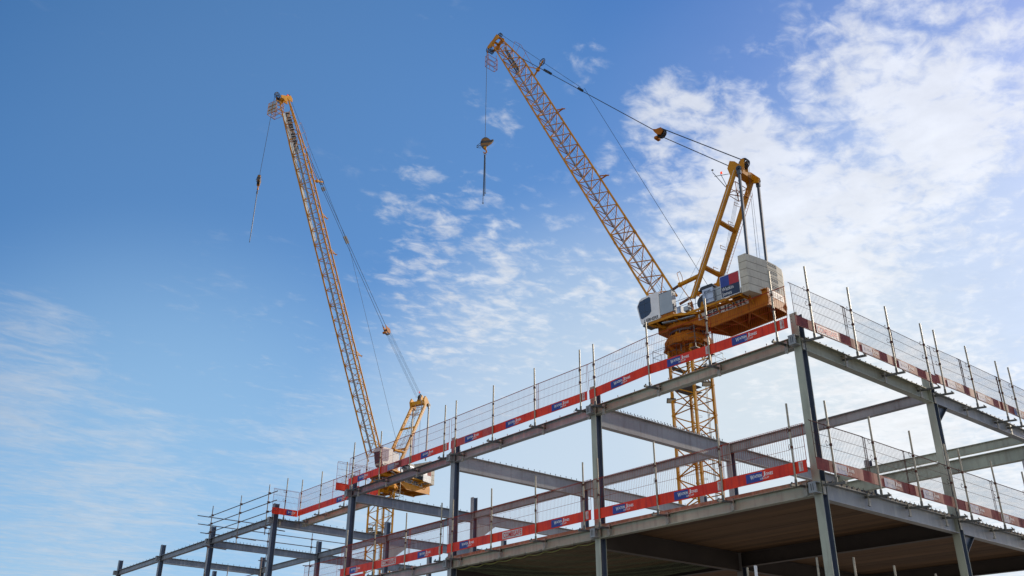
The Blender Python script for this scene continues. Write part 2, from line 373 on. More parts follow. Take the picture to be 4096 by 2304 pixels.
# U-direction interior roof beams
gU='interior roof beams parallel to the long face'
un=['interior roof beam seen between the corner column and the right face column','interior roof beam left of the column in front of the nearer crane mast','interior roof beam behind the centre mesh barrier','interior roof beam behind the left mesh barrier','interior roof beam at the farther crane mast','interior roof beam at lower left behind the railing']
for k in range(6):
    beam((X2,YC[k]+dy2[k]+.006),(X2,YC[k+1]+dy2[k+1]-.006),ZR-.004,.31,.20,un[k],gU,M['steel_c'] if k<3 else M['steel_l'],studs=None)
beam((13.3,-.1),(13.3,7.3),10.78,.30,.16,'upper of two pale green far beams seen above the right hand barrier',gU,M['steel'])
beam((13.42,-.1),(13.42,7.1),10.40,.46,.24,'lower of two pale green far beams seen above the right hand barrier',gU,M['steel'])
# floor-level interior
gF='floor beams inside the frame'
fl=[((X2,YC[0]+.006),(X2,YC[1]-.006),'dark floor beam under the slab parallel to the long face, first bay'),
    ((X2,YC[1]+.006),(X2,YC[2]-.006),'dark floor beam under the slab above the safety net'),
    ((X3,YC[0]+.006),(X3,YC[1]-.006),'far floor beam under the slab at the lower right'),
    ((X3,YC[1]+.006),(X3,YC[2]-.006),'far floor beam under the slab at the bottom centre')]
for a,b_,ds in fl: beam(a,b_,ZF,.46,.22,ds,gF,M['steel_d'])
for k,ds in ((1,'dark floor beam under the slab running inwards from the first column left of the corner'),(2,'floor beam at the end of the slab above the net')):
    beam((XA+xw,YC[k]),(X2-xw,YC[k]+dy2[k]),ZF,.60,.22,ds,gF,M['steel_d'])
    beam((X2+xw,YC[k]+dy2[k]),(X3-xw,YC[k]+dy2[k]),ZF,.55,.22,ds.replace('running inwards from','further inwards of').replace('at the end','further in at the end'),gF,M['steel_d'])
for k in (3,4):
    beam((XA+xw,YC[k]),(X2-xw,YC[k]+dy2[k]),ZF,.45,.20,'bare floor beam '+('with studs below the red boards near the farther crane' if k==3 else 'low at the left bottom'),gF,M['steel_l'],studs=.4)
beam((X2+xw,.9),(X3-xw,.9),ZF-.001,.34,.18,'light grey floor beam across the lower right, under the slab',gF,M['steel_b']) if False else None

# ------------------------------------------------------------------ floor slab
sl=empty('floor_slab',(0,0,ZF)); tag(sl,'concrete floor slab with brown soffit over the lower right bays','floor slab')
mb=MB(); mb.box(-.06,14.35,-.22,14.70,.055,.115); mb.build('slab',M['concg'],sl)
xb=-.055; i=0
while xb<14.3:
    xe=min(14.34,xb+1.19)
    mb=MB(); mb.box(xb,xe,-.20,14.68,.006,.050); o=mb.build('soffit_board',M['soffit'],sl); xb=xe+.025
mb=MB(); mb.box(-.19,-.065,.02,14.5,.006,.10); mb.build('edge_board',M['timber'],sl)
mb=MB(); x=.25
while x<13.9:
    mb.prism([(x,.004),(x+.045,.075),(x+.15,.075),(x+.195,.004)],YC[0]-.085,-.221,'y'); 
    mb.box(x+.06,x+.075,YC[0]-.09,YC[0]-.08,.075,.105+.015*math.sin(x*5)); x+=.225
mb.build('metal_deck',M['deck'],sl)

# ------------------------------------------------------------------ safety net
def sag(u,v): return -.02-.30*math.sin(math.pi*u)**.6*math.sin(math.pi*v)**.6
mb=MB(); X0,X1_,Y0,Y1=.02,6.2,7.45,14.4; nx,ny=62,70
def npt(i,j):
    u=i/nx; v=j/ny; return Vector((X0+(X1_-X0)*u+.02*math.sin(j*.9),Y0+(Y1-Y0)*v+.02*math.sin(i*1.1),ZF-.33+sag(u,v)+.02*math.sin(i*.7+j*.5)))
for i in range(nx+1):
    for j in range(0,ny,2): mb.tube(npt(i,j),npt(i,j+2) if j+2<=ny else npt(i,ny),.0045,3,cap=False)
for j in range(ny+1):
    for i in range(0,nx,2): mb.tube(npt(i,j),npt(i+2,j),.0045,3,cap=False)
net=empty('safety_net',(0,0,0)); tag(net,'green safety net slung below the slab left of the second column','safety net'); mb.build('netting',M['netg'],net)
mb=MB(); P=[]
for j in range(0,ny+1): 
    f=j/ny; P.append(Vector((-.05,Y0+(Y1-Y0)*f,ZF-.335-.055*abs(math.sin(f*math.pi*9)))))
mb.path(P,.012,5); mb.build('edge_rope',M['nety'],net)
hk=MB(); hk.path([(-.235,-.03,-.28),(-.245,-.03,-.36),(-.20,-.03,-.36),(-.20,.03,-.36),(-.245,.03,-.36),(-.235,.03,-.28)],.008,4); hk=hk.mesh('hook',M['black'])
for j in range(10): share(hk,'hook',net,(0,Y0+(Y1-Y0)*j/9,ZF))

# ------------------------------------------------------------------ guardrail posts and barriers
def post_parts():
    tb=MB(); tb.tube((0,0,-.02),(0,0,2.04),.0255,12); tube_m=tb.mesh('tube',M['galv'])
    ar=MB(); ar.bar((-.24,0,-.03),(.45,0,.035),.052,.052); ar.tube((0,0,-.03),(0,0,.14),.034,10)
    ar.bar((-.20,0,.01),(-.17,0,.045),.03,.03); arm=ar.mesh('arm',M['clamp'])
    cl=MB(); cl.box(.340,.362,-.05,.05,-.20,.12); cl.bar((.35,0,.09),(.47,0,.14),.07,.03); cl.box(.352,.40,-.03,.03,-.2,-.165)
    cl.tube((.335,0,-.09),(.37,0,-.09),.02,6); clm=cl.mesh('clamp',M['clampp'])
    cps=[]
    for z in (1.35,.93):
        cp=MB(); cp.tube((0,0,z-.03),(0,0,z+.03),.036,10); cp.path([(.02,.03,z),(.05,.10,z-.03),(.06,.12,z+.05),(.05,.09,z+.10),(.04,.05,z+.06)],.006,5)
        cps.append(cp.mesh('clip',M['wire_f']))
    return (('tube',tube_m),('arm',arm),('clamp',clm),('clip',cps[0]),('clip',cps[1]))
PP=post_parts()
def post(x,y,z,rz,label,group):
    e=empty('guardrail_post',(x,y,z),rz); tag(e,label,'guardrail post',group)
    e.rotation_euler=(random.uniform(-.008,.008),random.uniform(-.008,.008),rz)
    for n_,me in PP: share(me,n_,e)
    return e
# local +X of a post points to the beam.
yA=[.06,2.25,4.48,6.74,7.39,9.58,11.83,14.03,14.73,16.97,19.17,21.32]
place=['closest to the corner column','second from the corner column','third from the corner column','just right of the second face column, its right neighbour stands two metres off',
 'just left of the first long pair, at the second face column','left of the second face column','in the middle of the second bay','at the left end of the second bay',
 'at the right end of the third bay, beside the third face column','third bay, right of the farther crane cab','third bay, in front of the farther crane jib foot','at the step, beside the fourth face column']
# wording by what each stands beside
roofA=['roof level post beside the corner column, in front of the concrete ballast','roof level post in front of the crane counter-jib lettering','roof level post below the white crane cab of the nearer crane','roof level post just right of the second long face column',
 'roof level post just left of the second long face column','roof level post second to the left of the second long face column','roof level post in the middle of open sky between two face columns','roof level post just right of the third long face column',
 'roof level post just left of the third long face column','roof level post in front of the farther crane rear frame','roof level post crossing the foot of the farther crane jib','roof level post at the left end of the long straight red run']
lowA=['lower level post beside the corner column, timber slab edge behind','lower level post at the far floor column in front of the nearer crane mast','lower level post over the timber slab edge left of the nearer crane mast','lower level post just right of the second long face column',
 'lower level post just left of the second long face column','lower level post right of the large white maker board','lower level post left of the large white maker board','lower level post just right of the third long face column','lower level post just left of the third long face column','lower level post right of the left white maker board','lower level post left of the left white maker board, at the bottom','lowest left post at the bottom beside the fourth face column']
for i,y in enumerate(yA):
    post(-.60,y,10.54,0,roofA[i],'posts along the roof edge of the long face')
    post(-.60,y+.0,6.86,0,lowA[i],'posts along the floor edge of the long face')
xB=[-.17,1.8,3.75,5.68,6.46,8.46,10.5,11.42,13.3]
roofB=['right face roof post beside the corner column','right face roof post, second from the corner column','right face roof post, third from the corner column','right face roof post just left of the right face column','right face roof post just right of the right face column','right face roof post, second right of the right face column','right face roof post in open sky near the right edge','right face roof post closest to the right picture edge','right face roof post beyond the picture edge']
lowB=[s.replace('roof','floor') for s in roofB]
for i,x in enumerate(xB):
    post(x,-.75,10.52,math.pi/2,roofB[i],'posts along the roof edge of the right hand face')
    post(x,-.75,6.83,math.pi/2,lowB[i],'posts along the floor edge of the right hand face')
for x,ds in ((.03,'post top of the floor below, first right of the corner column foot'),(1.8,'post top of the floor below, second right of the corner column'),(3.75,'post top of the floor below, third right of the corner column'),(5.65,'post top of the floor below beside the right face column')):
    post(x,-.75,3.11,math.pi/2,ds,'posts of the floor below')
post(-.60,-.2,3.11,0,'post top of the floor below, left of the corner column foot','posts of the floor below')
post(-.60,1.72,3.11,0,'post top of the floor below next to a white upright','posts of the floor below')
up=MB(); up.box(-.035,.035,-.02,.02,0,2.06); up.bar((-.05,-.03,1.2),(-.02,-.03,2.0),.025); up.tube((0,-.03,1.98),(0,.03,1.98),.022,8)
tag(up.build('metal_upright',M['white'],loc=(-.58,1.50,3.11)),'white slotted metal upright rising at the bottom under the slab','upright')

# mesh panel: local X along the length, -Y outwards, z=0 at board bottom
_pm={}
def panel_mesh(L_,m_wire):
    k=(round(L_,2),m_wire.name)
    if k in _pm: return _pm[k]
    mb=MB(); n=int(L_/.064)
    for i in range(n+1):
        x=L_*i/n; jx=random.uniform(-.004,.004)
        r=.0036 if 0<i<n else .009
        mb.tube((x,0,.28),(x+jx,0,1.17),r,4,cap=False); mb.tube((x+jx,0,1.17),(x+jx,.055,1.215),r,4,cap=False)
    for z,y,r in ((.62,-.006,.005),(.90,-.006,.005),(1.17,-.006,.006),(1.218,.055,.006)): mb.tube((0,y,z),(L_,y,z),r,5)
    _pm[k]=mb.mesh('wire_mesh',m_wire); return _pm[k]
_bm={}
def board_mesh(L_,m_b):
    k=(round(L_,2),m_b.name)
    if k in _bm: return _bm[k]
    mb=MB(); n=9
    prof=[(0,.0),(-.012,.0),(-.075,-.022),(-.075,-.016),(-.016,.012),(-.016,.295),(.02,.302),(.02,.296),(-.010,.288),(-.010,.014),(0,.014)]
    prof=[(.0,.012),(-.055,-.010),(-.055,-.002),(-.012,.018),(-.012,.300),(.012,.302),(.012,.292),(.0,.290)]
    vs=[]; kk=len(prof)
    for i in range(n+1):
        x=L_*i/n; d=.004*math.sin(i*2.3+L_)
        vs+=[(x,p[0]+d,p[1]+.5*d) for p in prof]
    fs=[(i*kk+j,i*kk+(j+1)%kk,(i+1)*kk+(j+1)%kk,(i+1)*kk+j) for i in range(n) for j in range(kk)]
    mb.add(vs,fs); mb.add(vs,[tuple(range(kk-1,-1,-1)),tuple(n*kk+q for q in range(kk))])
    _bm[k]=mb.mesh('toe_board',m_b); return _bm[k]

def sign_wj(parent,x,w,h,faded=False):
    """two-colour contractor sign on the board"""
    z=.035; bl=M['blue_f'] if faded else M['blue']; wt=M['letter_f'] if faded else M['white']
    p=MB(); p.box(x,x+w*.50,-.021,-.0165,z,z+h); s=p.build('sign',bl,parent)
    p=MB(); p.box(x+w*.50+.001,x+w,-.021,-.0165,z,z+h); p.build('panel',M['red_f'] if faded else M['red'],s)
    def T(t,hh,ww,xx,zz,**kw):
        me=fit_text(t,wt,hh,ww,**kw); o=bpy.data.objects.new('lettering',me); COL.objects.link(o); o.parent=s; o.location=(xx,-.0245,zz)
    T('W',h*.46,w*.115,x+w*.13,z+h*.34,bold=.03); T('ATKIN',h*.31,w*.235,x+w*.252,z+h*.45,bold=.04)
    T('J',h*.40,w*.075,x+w*.515,z+h*.52,bold=.02); T('ONES',h*.31,w*.22,x+w*.598,z+h*.45,bold=.04)
    T('GROUP',h*.20,w*.27,x+w*.42,z+h*.12,bold=.015)
def sign_cs(parent,x,w,h,faded=False):
    z=.035; p=MB(); p.box(x,x+w,-.021,-.0165,z,z+h); s=p.build('sign',M['offw'],parent)
    me=fit_text('COMBISAFE',M['letter_c'],h*.70,w*.92,bold=.028); o=bpy.data.objects.new('lettering',me); COL.objects.link(o); o.parent=s; o.location=(x+w*.05,-.0245,z+h*.17)
def sign_end(parent,x):
    p=MB(); p.box(x,x+.115,-.021,-.0165,.045,.275); s=p.build('sign',M['offw'],parent)
    me=fit_text('COMBISAFE',M['letter_c'],.055,.19,bold=.0); o=bpy.data.objects.new('lettering',me); COL.objects.link(o); o.parent=s; o.location=(x+.105,-.0245,.06); o.rotation_euler=(0,-math.pi/2,0)

def barrier(p0,p1,label,group,style='new',sign='wj',sp=.5,end=True,cat='mesh barrier',sw=1.0):
    """p0,p1: (x,y,z) of board bottom, left and right seen from outside"""
    a=Vector(p0); b=Vector(p1); d=b-a; L_=round(math.hypot(d.x,d.y),2)
    e=empty('mesh_barrier',a); e.rotation_euler=(0,-math.atan2(d.z,L_),math.atan2(d.y,d.x)); tag(e,label,cat,group)
    mw,mbd={'new':(M['wire'],M['red']),'worn':(M['wire'],M['red_w']),'old':(M['wire_f'],M['red_f'])}[style]
    share(panel_mesh(L_,mw),'wire_mesh',e); bo=share(board_mesh(L_,mbd),'toe_board',e)
    if sign=='wj': sign_wj(bo,L_*sp-sw/2,sw,.225,style=='old')
    if sign=='wjf': sign_wj(bo,L_*sp-sw/2,sw,.225,True)
    if sign=='cs': sign_cs(bo,L_*sp-sw/2,sw,.225)
    if end: sign_end(bo,L_-.22)
    return e
# long face: seen from outside (-X) left is +Y, so run from high Y to low Y
gA1='mesh barriers along the roof edge of the long face'; gA2='mesh barriers along the floor edge of the long face'
def A(y0,y1,z0,z1,x=-.56,**kw):
    lab=kw.pop('label'); grp=kw.pop('group'); return barrier((x,y0,z0),(x,y1,z1),lab,grp,**kw)
rz=10.86
A(2.30,-.28,10.87,10.84,label='red roof barrier with printed board next to the corner column, in front of the ballast',group=gA1,sp=.51)
A(4.58,2.18,10.94,10.88,x=-.545,label='red roof barrier crossing the nearer crane turntable',group=gA1,sp=.53)
A(7.02,4.50,10.82,10.94,label='red roof barrier sloping down to the left of the nearer crane mast',group=gA1,sp=.58,end=False)
A(9.52,7.12,10.82,10.82,label='red roof barrier just left of the second face column',group=gA1,sp=.52)
A(11.90,9.45,10.81,10.83,x=-.545,label='red roof barrier in the middle of the second bay of the long face',group=gA1,sp=.51,end=False)
A(14.34,11.82,10.80,10.81,label='red roof barrier just right of the third face column, brown stained at left',group=gA1,sp=.55,end=False,style='worn')
A(16.90,14.46,10.79,10.79,label='dark red roof barrier just left of the third face column',group=gA1,sp=.47)
A(19.20,16.82,10.80,10.80,x=-.545,label='scuffed roof barrier with a peeling sign in front of the farther crane cab',group=gA1,sp=.45,style='worn',sign='wjf')
A(21.66,19.12,10.78,10.80,label='dark red roof barrier below the foot of the farther crane jib',group=gA1,sp=.5,end=False)
barrier((1.5,22.62,10.8),(-.62,22.62,10.8),'red return barrier turning inwards behind the fourth face column',gA1,end=False,sign=None)
A(25.5,23.15,10.79,10.79,x=.80,label='red barrier of the set back run, right half with the small sign',group=gA1,sp=.42)
A(28.74,25.42,10.78,10.79,x=.79,label='red barrier of the set back run, left half without a sign',group=gA1,sign=None,end=False)
barrier((-.55,28.8,10.77),(.78,28.8,10.77),'short red barrier with a cut off blue sign at the left end',gA1,sp=.78,sw=.56,end=False)
for x,y,ds,rzz in ((.78,24.3,'post of the set back run, right one',0),(.78,26.6,'post of the set back run, middle one',0),(.84,28.66,'post at the left corner of the set back run',0),(.12,28.86,'post in the middle of the short end barrier',math.pi/2)):
    post(x,y,10.54,rzz,ds,'posts of the set back guardrail')
for x,ds in ((.12,'post on the inward return, nearer the long face'),(.83,'post on the inward return, farther in')): post(x,22.62,10.54,-math.pi/2,ds,'posts of the set back guardrail')
A(2.28,-.28,7.12,7.13,label='bright red floor barrier with sign beside the corner column',group=gA2,sp=.5)
A(4.56,2.20,7.12,7.11,x=-.545,label='floor barrier with sign in front of the nearer crane mast',group=gA2,sp=.49)
A(7.0,4.48,7.11,7.12,label='floor barrier with pale sign just right of the second face column',group=gA2,sp=.51,sign='wj',end=False)
A(9.62,7.12,7.11,7.13,label='floor barrier with end label just left of the second face column',group=gA2,sp=.5)
A(11.98,9.54,7.10,7.10,x=-.545,label='floor barrier with large white maker board in the second bay',group=gA2,sp=.49,sign='cs',end=False)
A(14.36,11.90,7.09,7.10,label='floor barrier with sign just right of the third face column',group=gA2,sp=.51,end=False)
A(16.82,14.62,7.09,7.09,label='floor barrier just left of the third face column',group=gA2,sp=.53,sign='wj')
A(19.30,16.74,7.09,7.09,x=-.545,label='floor barrier with white maker board at the lower left',group=gA2,sp=.46,sign='cs',end=False)
A(21.74,19.22,7.09,7.09,label='lowest left floor barrier with sign at the bottom edge',group=gA2,sp=.5,end=False)
A(24.4,22.0,7.10,7.10,x=.75,label='red mesh barrier behind the fourth face column at the bottom',group=gA2,sign=None,end=False)
A(27.4,24.4,7.10,7.10,x=.75,label='mesh barrier low at the left bottom behind the face column',group=gA2,sign=None,end=False)
# right hand face: seen from outside (-Y) left is -X
gB1='mesh barriers along the roof edge of the right hand face'; gB2='mesh barriers along the floor edge of the right hand face'
def Bp(x0,x1,z0,z1,y=-.70,**kw):
    lab=kw.pop('label'); grp=kw.pop('group'); return barrier((x0,y,z0),(x1,y,z1),lab,grp,style='old',end=False,**kw)
Bp(-.86,1.62,10.70,10.75,label='dull red roof barrier with white maker board beside the corner column',group=gB1,sp=.56,sign='cs')
Bp(1.52,3.98,10.74,10.74,y=-.685,label='dull red roof barrier, second from the corner on the right face',group=gB1,sp=.47)
Bp(3.90,6.12,10.73,10.72,label='dull red roof barrier ending at the right face column',group=gB1,sp=.28)
Bp(6.16,8.06,10.79,10.83,label='faded roof barrier starting at the right face column',group=gB1,sp=.6)
Bp(7.98,10.50,10.83,10.84,y=-.685,label='faded roof barrier second right of the right face column',group=gB1,sp=.5)
Bp(10.42,12.95,10.84,10.82,label='faded roof barrier leaving the picture at the right',group=gB1,sp=.5)
Bp(12.9,14.2,10.82,10.82,label='faded roof barrier beyond the right picture edge',group=gB1,sign=None)
Bp(-.82,1.52,7.06,7.09,label='stained floor barrier beside the corner column on the right face',group=gB2,sp=.53)
Bp(1.44,3.42,7.09,7.08,y=-.685,label='stained floor barrier, second from the corner on the right face',group=gB2,sp=.6)
Bp(3.34,5.80,7.08,7.07,label='stained floor barrier ending at the right face column',group=gB2,sp=.48)
Bp(5.84,8.30,7.06,7.05,label='stained floor barrier starting at the right face column',group=gB2,sp=.5)
Bp(8.22,10.7,7.05,7.05,y=-.685,label='stained floor barrier with grey patch near the right edge',group=gB2,sp=.3)
Bp(10.6,13.2,7.05,7.05,label='stained floor barrier leaving the picture at the lower right',group=gB2,sp=.5)

# ------------------------------------------------------------------ scaffold tube railing at the left
def coup(mb,p,s=.05): mb.box(p[0]-s,p[0]+s,p[1]-s,p[1]+s,p[2]-s*.9,p[2]+s*.9); mb.tube((p[0]-.09,p[1],p[2]+.02),(p[0]+.09,p[1],p[2]+.02),.012,5)
sr=empty('tube_railing',(-.4,36.6,ZR)); tag(sr,'three rail scaffold tube railing along the roof edge left of the red barriers','railing')
def W(p): return Vector(p)-Vector((-.4,36.6,ZR))
for z in (11.87,11.43,10.98):
    MB().tube(W((-.4,28.72,z-.02)),W((-.4,36.95,z+.01)),.0242,8).build('rail',M['scaf'],sr)
for y0,z0,z1 in ((29.52,9.88,12.3),(32.72,9.88,12.32),(36.3,8.7,12.38)):
    st=MB().tube(W((-.45,y0,z0)),W((-.45,y0+.04,z1)),.0242,8).build('standard',M['scaf'],sr)
    c=MB()
    for z in (11.87,11.43,10.98,10.2): coup(c,W((-.43,y0,z)))
    c.build('coupler',M['rust'],st)
    MB().tube(W((-.75,y0,10.22)),W((.6,y0+.03,10.18)),.0242,8).build('putlog',M['scaf'],sr)
sr2=empty('tube_railing',(0,37.2,ZR)); tag(sr2,'scaffold tube railing running inwards from the left face column','railing')
def W2(p): return Vector(p)-Vector((0,37.2,ZR))
for z,x0 in ((11.94,-.91),(11.50,-.82),(11.06,-.62)):
    MB().tube(W2((x0,37.2,z)),W2((8.6,37.2,z)),.0242,8).build('rail',M['scaf'],sr2)
for x0,z0,z1 in ((3.36,9.1,11.78),(6.1,9.3,11.85),(8.4,9.6,12.0)):
    st=MB().tube(W2((x0,37.25,z0)),W2((x0,37.25,z1)),.0242,8).build('standard',M['scaf'],sr2)
    c=MB()
    for z in (11.5,11.06): coup(c,W2((x0,37.24,z)))
    c.build('coupler',M['rust'],st)
    pt=MB(); pt.tube(W2((x0-.5,37.1,9.95)),W2((x0+.2,37.1,10.0)),.0242,8); coup(pt,W2((x0,37.15,9.97))); pt.build('putlog',M['scaf'],sr2)
# lone tubes and lower railing seen at the left bottom
sr3=empty('tube_railing',(-.4,36.6,ZF)); tag(sr3,'lower floor scaffold tube railing at the left bottom','railing')
MB().tube((0,-7,1.2),(0,.2,1.2),.0242,8).build('rail',M['scaf'],sr3)
for dy in (-7.,-3.2,-.3,): MB().tube((0,dy,-.3),(0,dy,1.9),.0242,8).build('standard',M['scaf'],sr3)
# slender far posts seen through the open frame (right) 
def prop(x,y,z0,z1,label,m=None): 
    mb=MB(); mb.tube((0,0,0),(0,0,z1-z0),.028,8); mb.box(-.07,.07,-.07,.07,0,.01); tag(mb.build('scaffold_pole',m or M['galv'],loc=(x,y,z0)),label,'scaffold pole','thin far poles seen through the frame')
prop(12.2,7.6,7.12,8.6,'thin far pole under the first lower barrier, left one')
prop(12.2,6.3,7.12,9.2,'thin far pole under the first lower barrier, right one')
prop(12.5,2.6,7.12,12.0,'tall thin far pole beside the free column tops behind the right hand barrier')
rl=empty('tube_railing',(12.2,12,ZF)); tag(rl,'far scaffold railing seen over the slab edge at centre','railing')
for z in (.55,1.05): MB().tube((0,-3,z),(0,3.2,z),.024,6).build('rail',M['scaf'],rl)
for y in (-2.6,-.2,2.4): MB().tube((0,y,.17),(0,y,1.3),.024,6).build('standard',M['scaf'],rl)

# ------------------------------------------------------------------ tower cranes
TH={1:R(62.9),2:R(62.2)}
def crane(idx, MX, MY, az, label):
    root=empty('tower_crane',(MX,MY,GZ),-az); tag(root,label,'tower crane','yellow luffing jib tower cranes')
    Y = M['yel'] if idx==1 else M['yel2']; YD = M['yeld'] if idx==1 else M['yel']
    def Z(z): return z-GZ
    def P(t,s,z): return Vector((t,s,z-GZ))
    # ---- mast, aligned with the building grid
    mast=empty('mast',(0,0,0)); mast.parent=root; mast.rotation_euler=(0,0,az)
    w=1.15; top=29.45; leg={(-1,-1):'near',(1,1):'far',(-1,1):'left',(1,-1):'right'}
    for (sx,sy) in leg:
        mb=MB(); mb.bar((sx*w,sy*w,0),(sx*w,sy*w,top-GZ),.19,.19,(0,1,0)); mb.build('leg',Y,mast)
    br=MB(); zk=25.17-2.5*10
    K=[]
    z=25.17-25.0
    while z<top: K.append(z-GZ); z+=2.5
    for (n_,o_) in (((-1,-1),(-1,1)),((-1,-1),(1,-1)),((1,1),(-1,1)),((1,1),(1,-1))):
        a=Vector((n_[0]*w,n_[1]*w,0)); b=Vector((o_[0]*w,o_[1]*w,0)); up=Vector((0,0,1))
        for z in K:
            if z<0.2: continue
            br.tube(a+up*z,b+up*z,.045,6)
            br.tube(a+up*(z+.07),b+up*min(z+1.18,top-GZ-.1),.055,6); br.tube(a+up*(z-.07),b+up*(max(z-1.18,.1)),.055,6)
    br.build('bracing',Y,mast)
    fp=MB()
    for z in K:
        for (sx,sy) in leg: fp.box(sx*w-.12,sx*w+.12,sy*w-.12,sy*w+.12,z+1.2,z+1.34)
    fp.build('joint_plate',Y,mast)
    ld=MB()
    zz=.5
    for d in (-.2,.2): ld.tube((.35+d*.4,.25+d,.3),(.35+d*.4,.25+d,top-GZ),.02,5)
    while zz<top-GZ: ld.tube((.27,.05,zz),(.43,.45,zz),.012,4,cap=False); zz+=.3
    zz=1.
    while zz<top-GZ:
        pts=[(.43,.45,zz),(.85,.35,zz),(.95,.0,zz),(.65,-.2,zz),(.27,.05,zz)]; ld.path(pts,.013,4); zz+=1.25
    ld.build('ladder',M['galv'],mast)
    for z in ((26.0,) if idx==1 else (24.0,)):
        pf=MB(); pf.box(-1.0,1.0,-.2,1.0,Z(z),Z(z)+.05); pf.box(-1.0,-.05,-1.0,-.2,Z(z),Z(z)+.05)
        pl=pf.build('landing',M['walk1'],mast)
        rr=MB()
        for q in ((-1,-1),(-1,1),(1,1)): rr.tube((q[0]*.98,q[1]*.98,Z(z)),(q[0]*.98,q[1]*.98,Z(z)+1.05),.018,5)
        rr.path([(-.98,-.98,Z(z)+1.05),(-.98,.98,Z(z)+1.05),(.98,.98,Z(z)+1.05)],.018,5); rr.build('handrail',M['clamp'],pl)
    fz=26.35 if idx==1 else 24.4
    for (fx,fy,rz_) in ((-1.22,.20,0),(.30,-1.22,0),(-1.22,1.25,0)):
        fe=MB(); c=Vector((fx,fy,Z(fz) if fy<1 else Z(fz)-1.1))
        d=Vector((-.6,-.75,-.9)).normalized(); x=Vector((.78,-.62,0)); u=x.cross(d)
        vs=[c+x*i*.36+u*j*.2+d*k for k in (0,.12) for i,j in ((-1,-1),(1,-1),(1,1),(-1,1))]
        fe.add(vs,[(0,1,2,3),(7,6,5,4),(0,4,5,1),(1,5,6,2),(2,6,7,3),(3,7,4,0)]); fe.bar(c-d*.02,c+Vector((0,0,.3)),.05)
        vs2=[c-d*.16+x*i*.12+u*j*.08 for i,j in ((-1,-1),(1,-1),(1,1),(-1,1))]; fe.add(vs2+vs[:4],[(0,1,2,3),(0,4,5,1),(1,5,6,2),(2,6,7,3),(3,7,4,0)])
        fo=fe.build('floodlight',M['black'],mast)
        le=MB(); le.add([c+x*i*.31+u*j*.155+d*.124 for i,j in ((-1,-1),(1,-1),(1,1),(-1,1))],[(0,1,2,3)]); le.build('lens',M['lens'],fo)
    cb=MB()
    for k in range(3): cb.tube((.62+.12*k,-.85,Z(20)-18),(.60+.1*k,-.85,Z(29.2)),.022,5)
    cb.build('cable',M['black'],mast)
    # platform with rails around the mast head
    wp=MB(); zz=Z(28.25)
    wp.box(1.2,2.3,-1.6,.9,zz,zz+.06); wp.box(-2.3,-1.25,-.6,1.9,zz,zz+.06); wp.box(-1.2,1.2,1.25,1.8,zz,zz+.06)
    for i in range(9): wp.box(1.2,2.3,-1.58+.3*i,-1.54+.3*i,zz-.08,zz); wp.box(-2.3,-1.25,-.58+.3*i,-.54+.3*i,zz-.08,zz)
    wo=wp.build('catwalk',M['walk1'],mast); rr=MB(); cnt_=0
    for (cx0,cy0,cx1,cy1) in ((2.3,-1.6,2.3,.9),(2.3,-1.6,1.25,-1.6),(-2.3,-.6,-2.3,1.9),(-2.3,-.6,-1.3,-.6),(-2.3,1.9,-1.25,1.9)):
        a=Vector((cx0,cy0,zz)); b=Vector((cx1,cy1,zz)); up=Vector((0,0,1))
        for h in (.55,1.1): rr.tube(a+up*h,b+up*h,.018,5)
        n=max(1,int((b-a).length/1.0))
        for i in range(n+1): q=a.lerp(b,i/n); rr.tube(q,q+up*1.1,.018,5)
        cnt_+=1
        if cnt_ in (2,5): rr.build('handrail',M['clamp'],wo); rr=MB()
    # ---- tower head and turntable
    mb=MB(); mb.lathe([(1.55,Z(29.55)),(1.98,Z(29.62)),(2.04,Z(29.95)),(1.72,Z(30.45)),(1.42,Z(30.62)),(1.36,Z(30.72))],n=10)
    for k in range(8):
        a=math.pi/8+k*math.pi/4; c,s_=math.cos(a),math.sin(a)
        mb.bar((1.15*c,1.15*s_,Z(29.0)),(2.03*c,2.03*s_,Z(29.75)),.07,.34); mb.bar((2.06*c,2.06*s_,Z(29.6)),(1.5*c,1.5*s_,Z(30.6)),.07,.12)
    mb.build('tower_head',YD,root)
    mb=MB(); q=[(-1.55,-.35),(-1.55,-1.75),(-.35,-1.75)]
    for (a_,b_) in q+[(.95,-1.75)]:
        mb.bar(P(a_,b_,28.9),P(a_,b_,30.75),.07,.07)
    for h in (29.3,29.75,30.2,30.7): mb.path([P(-1.55,-.35,h),P(-1.55,-1.75,h),P(.95,-1.75,h)],.022,5)
    mb.box(-1.6,1.0,-1.8,-1.2,Z(28.86),Z(28.92)); mb.build('access_frame',M['clamp'],root)
    for k in range(10):
        a=math.pi*2*k/10; c,s_=math.cos(a),math.sin(a); pb_=MB(); pb_.bar((1.93*c,1.93*s_,Z(29.62)),(1.46*c,1.46*s_,Z(30.66)),.09,.16); pb_.bar((1.42*c,1.42*s_,Z(31.0)),(1.74*c,1.74*s_,Z(31.5)),.10,.16); pb_.build('stiffener',Y if k%2 else YD,root)
    for sx in (-1,1):
        hd=MB(); hd.bar((sx*.9,-1.05,Z(29.2)),(sx*.9,1.05,Z(29.2)),.18,.4); hd.bar((-1.05,sx*.9,Z(29.2)),(1.05,sx*.9,Z(29.2)),.18,.4)
        hd.build('head_beam',YD,root)
    mb=MB(); mb.lathe([(1.38,Z(30.72)),(1.5,Z(30.76)),(1.5,Z(30.92)),(1.38,Z(30.96))],n=32); mb.build('slewing_ring',M['black'],root)
    mb=MB(); mb.lathe([(1.36,Z(30.96)),(1.72,Z(31.05)),(1.82,Z(31.3)),(1.55,Z(31.6))],n=16)
    mb.box(-1.28,1.28,-1.6,2.0,Z(31.1),Z(31.72)); mb.build('turntable',YD,root)
    # ---- counter-jib
    mb=MB()
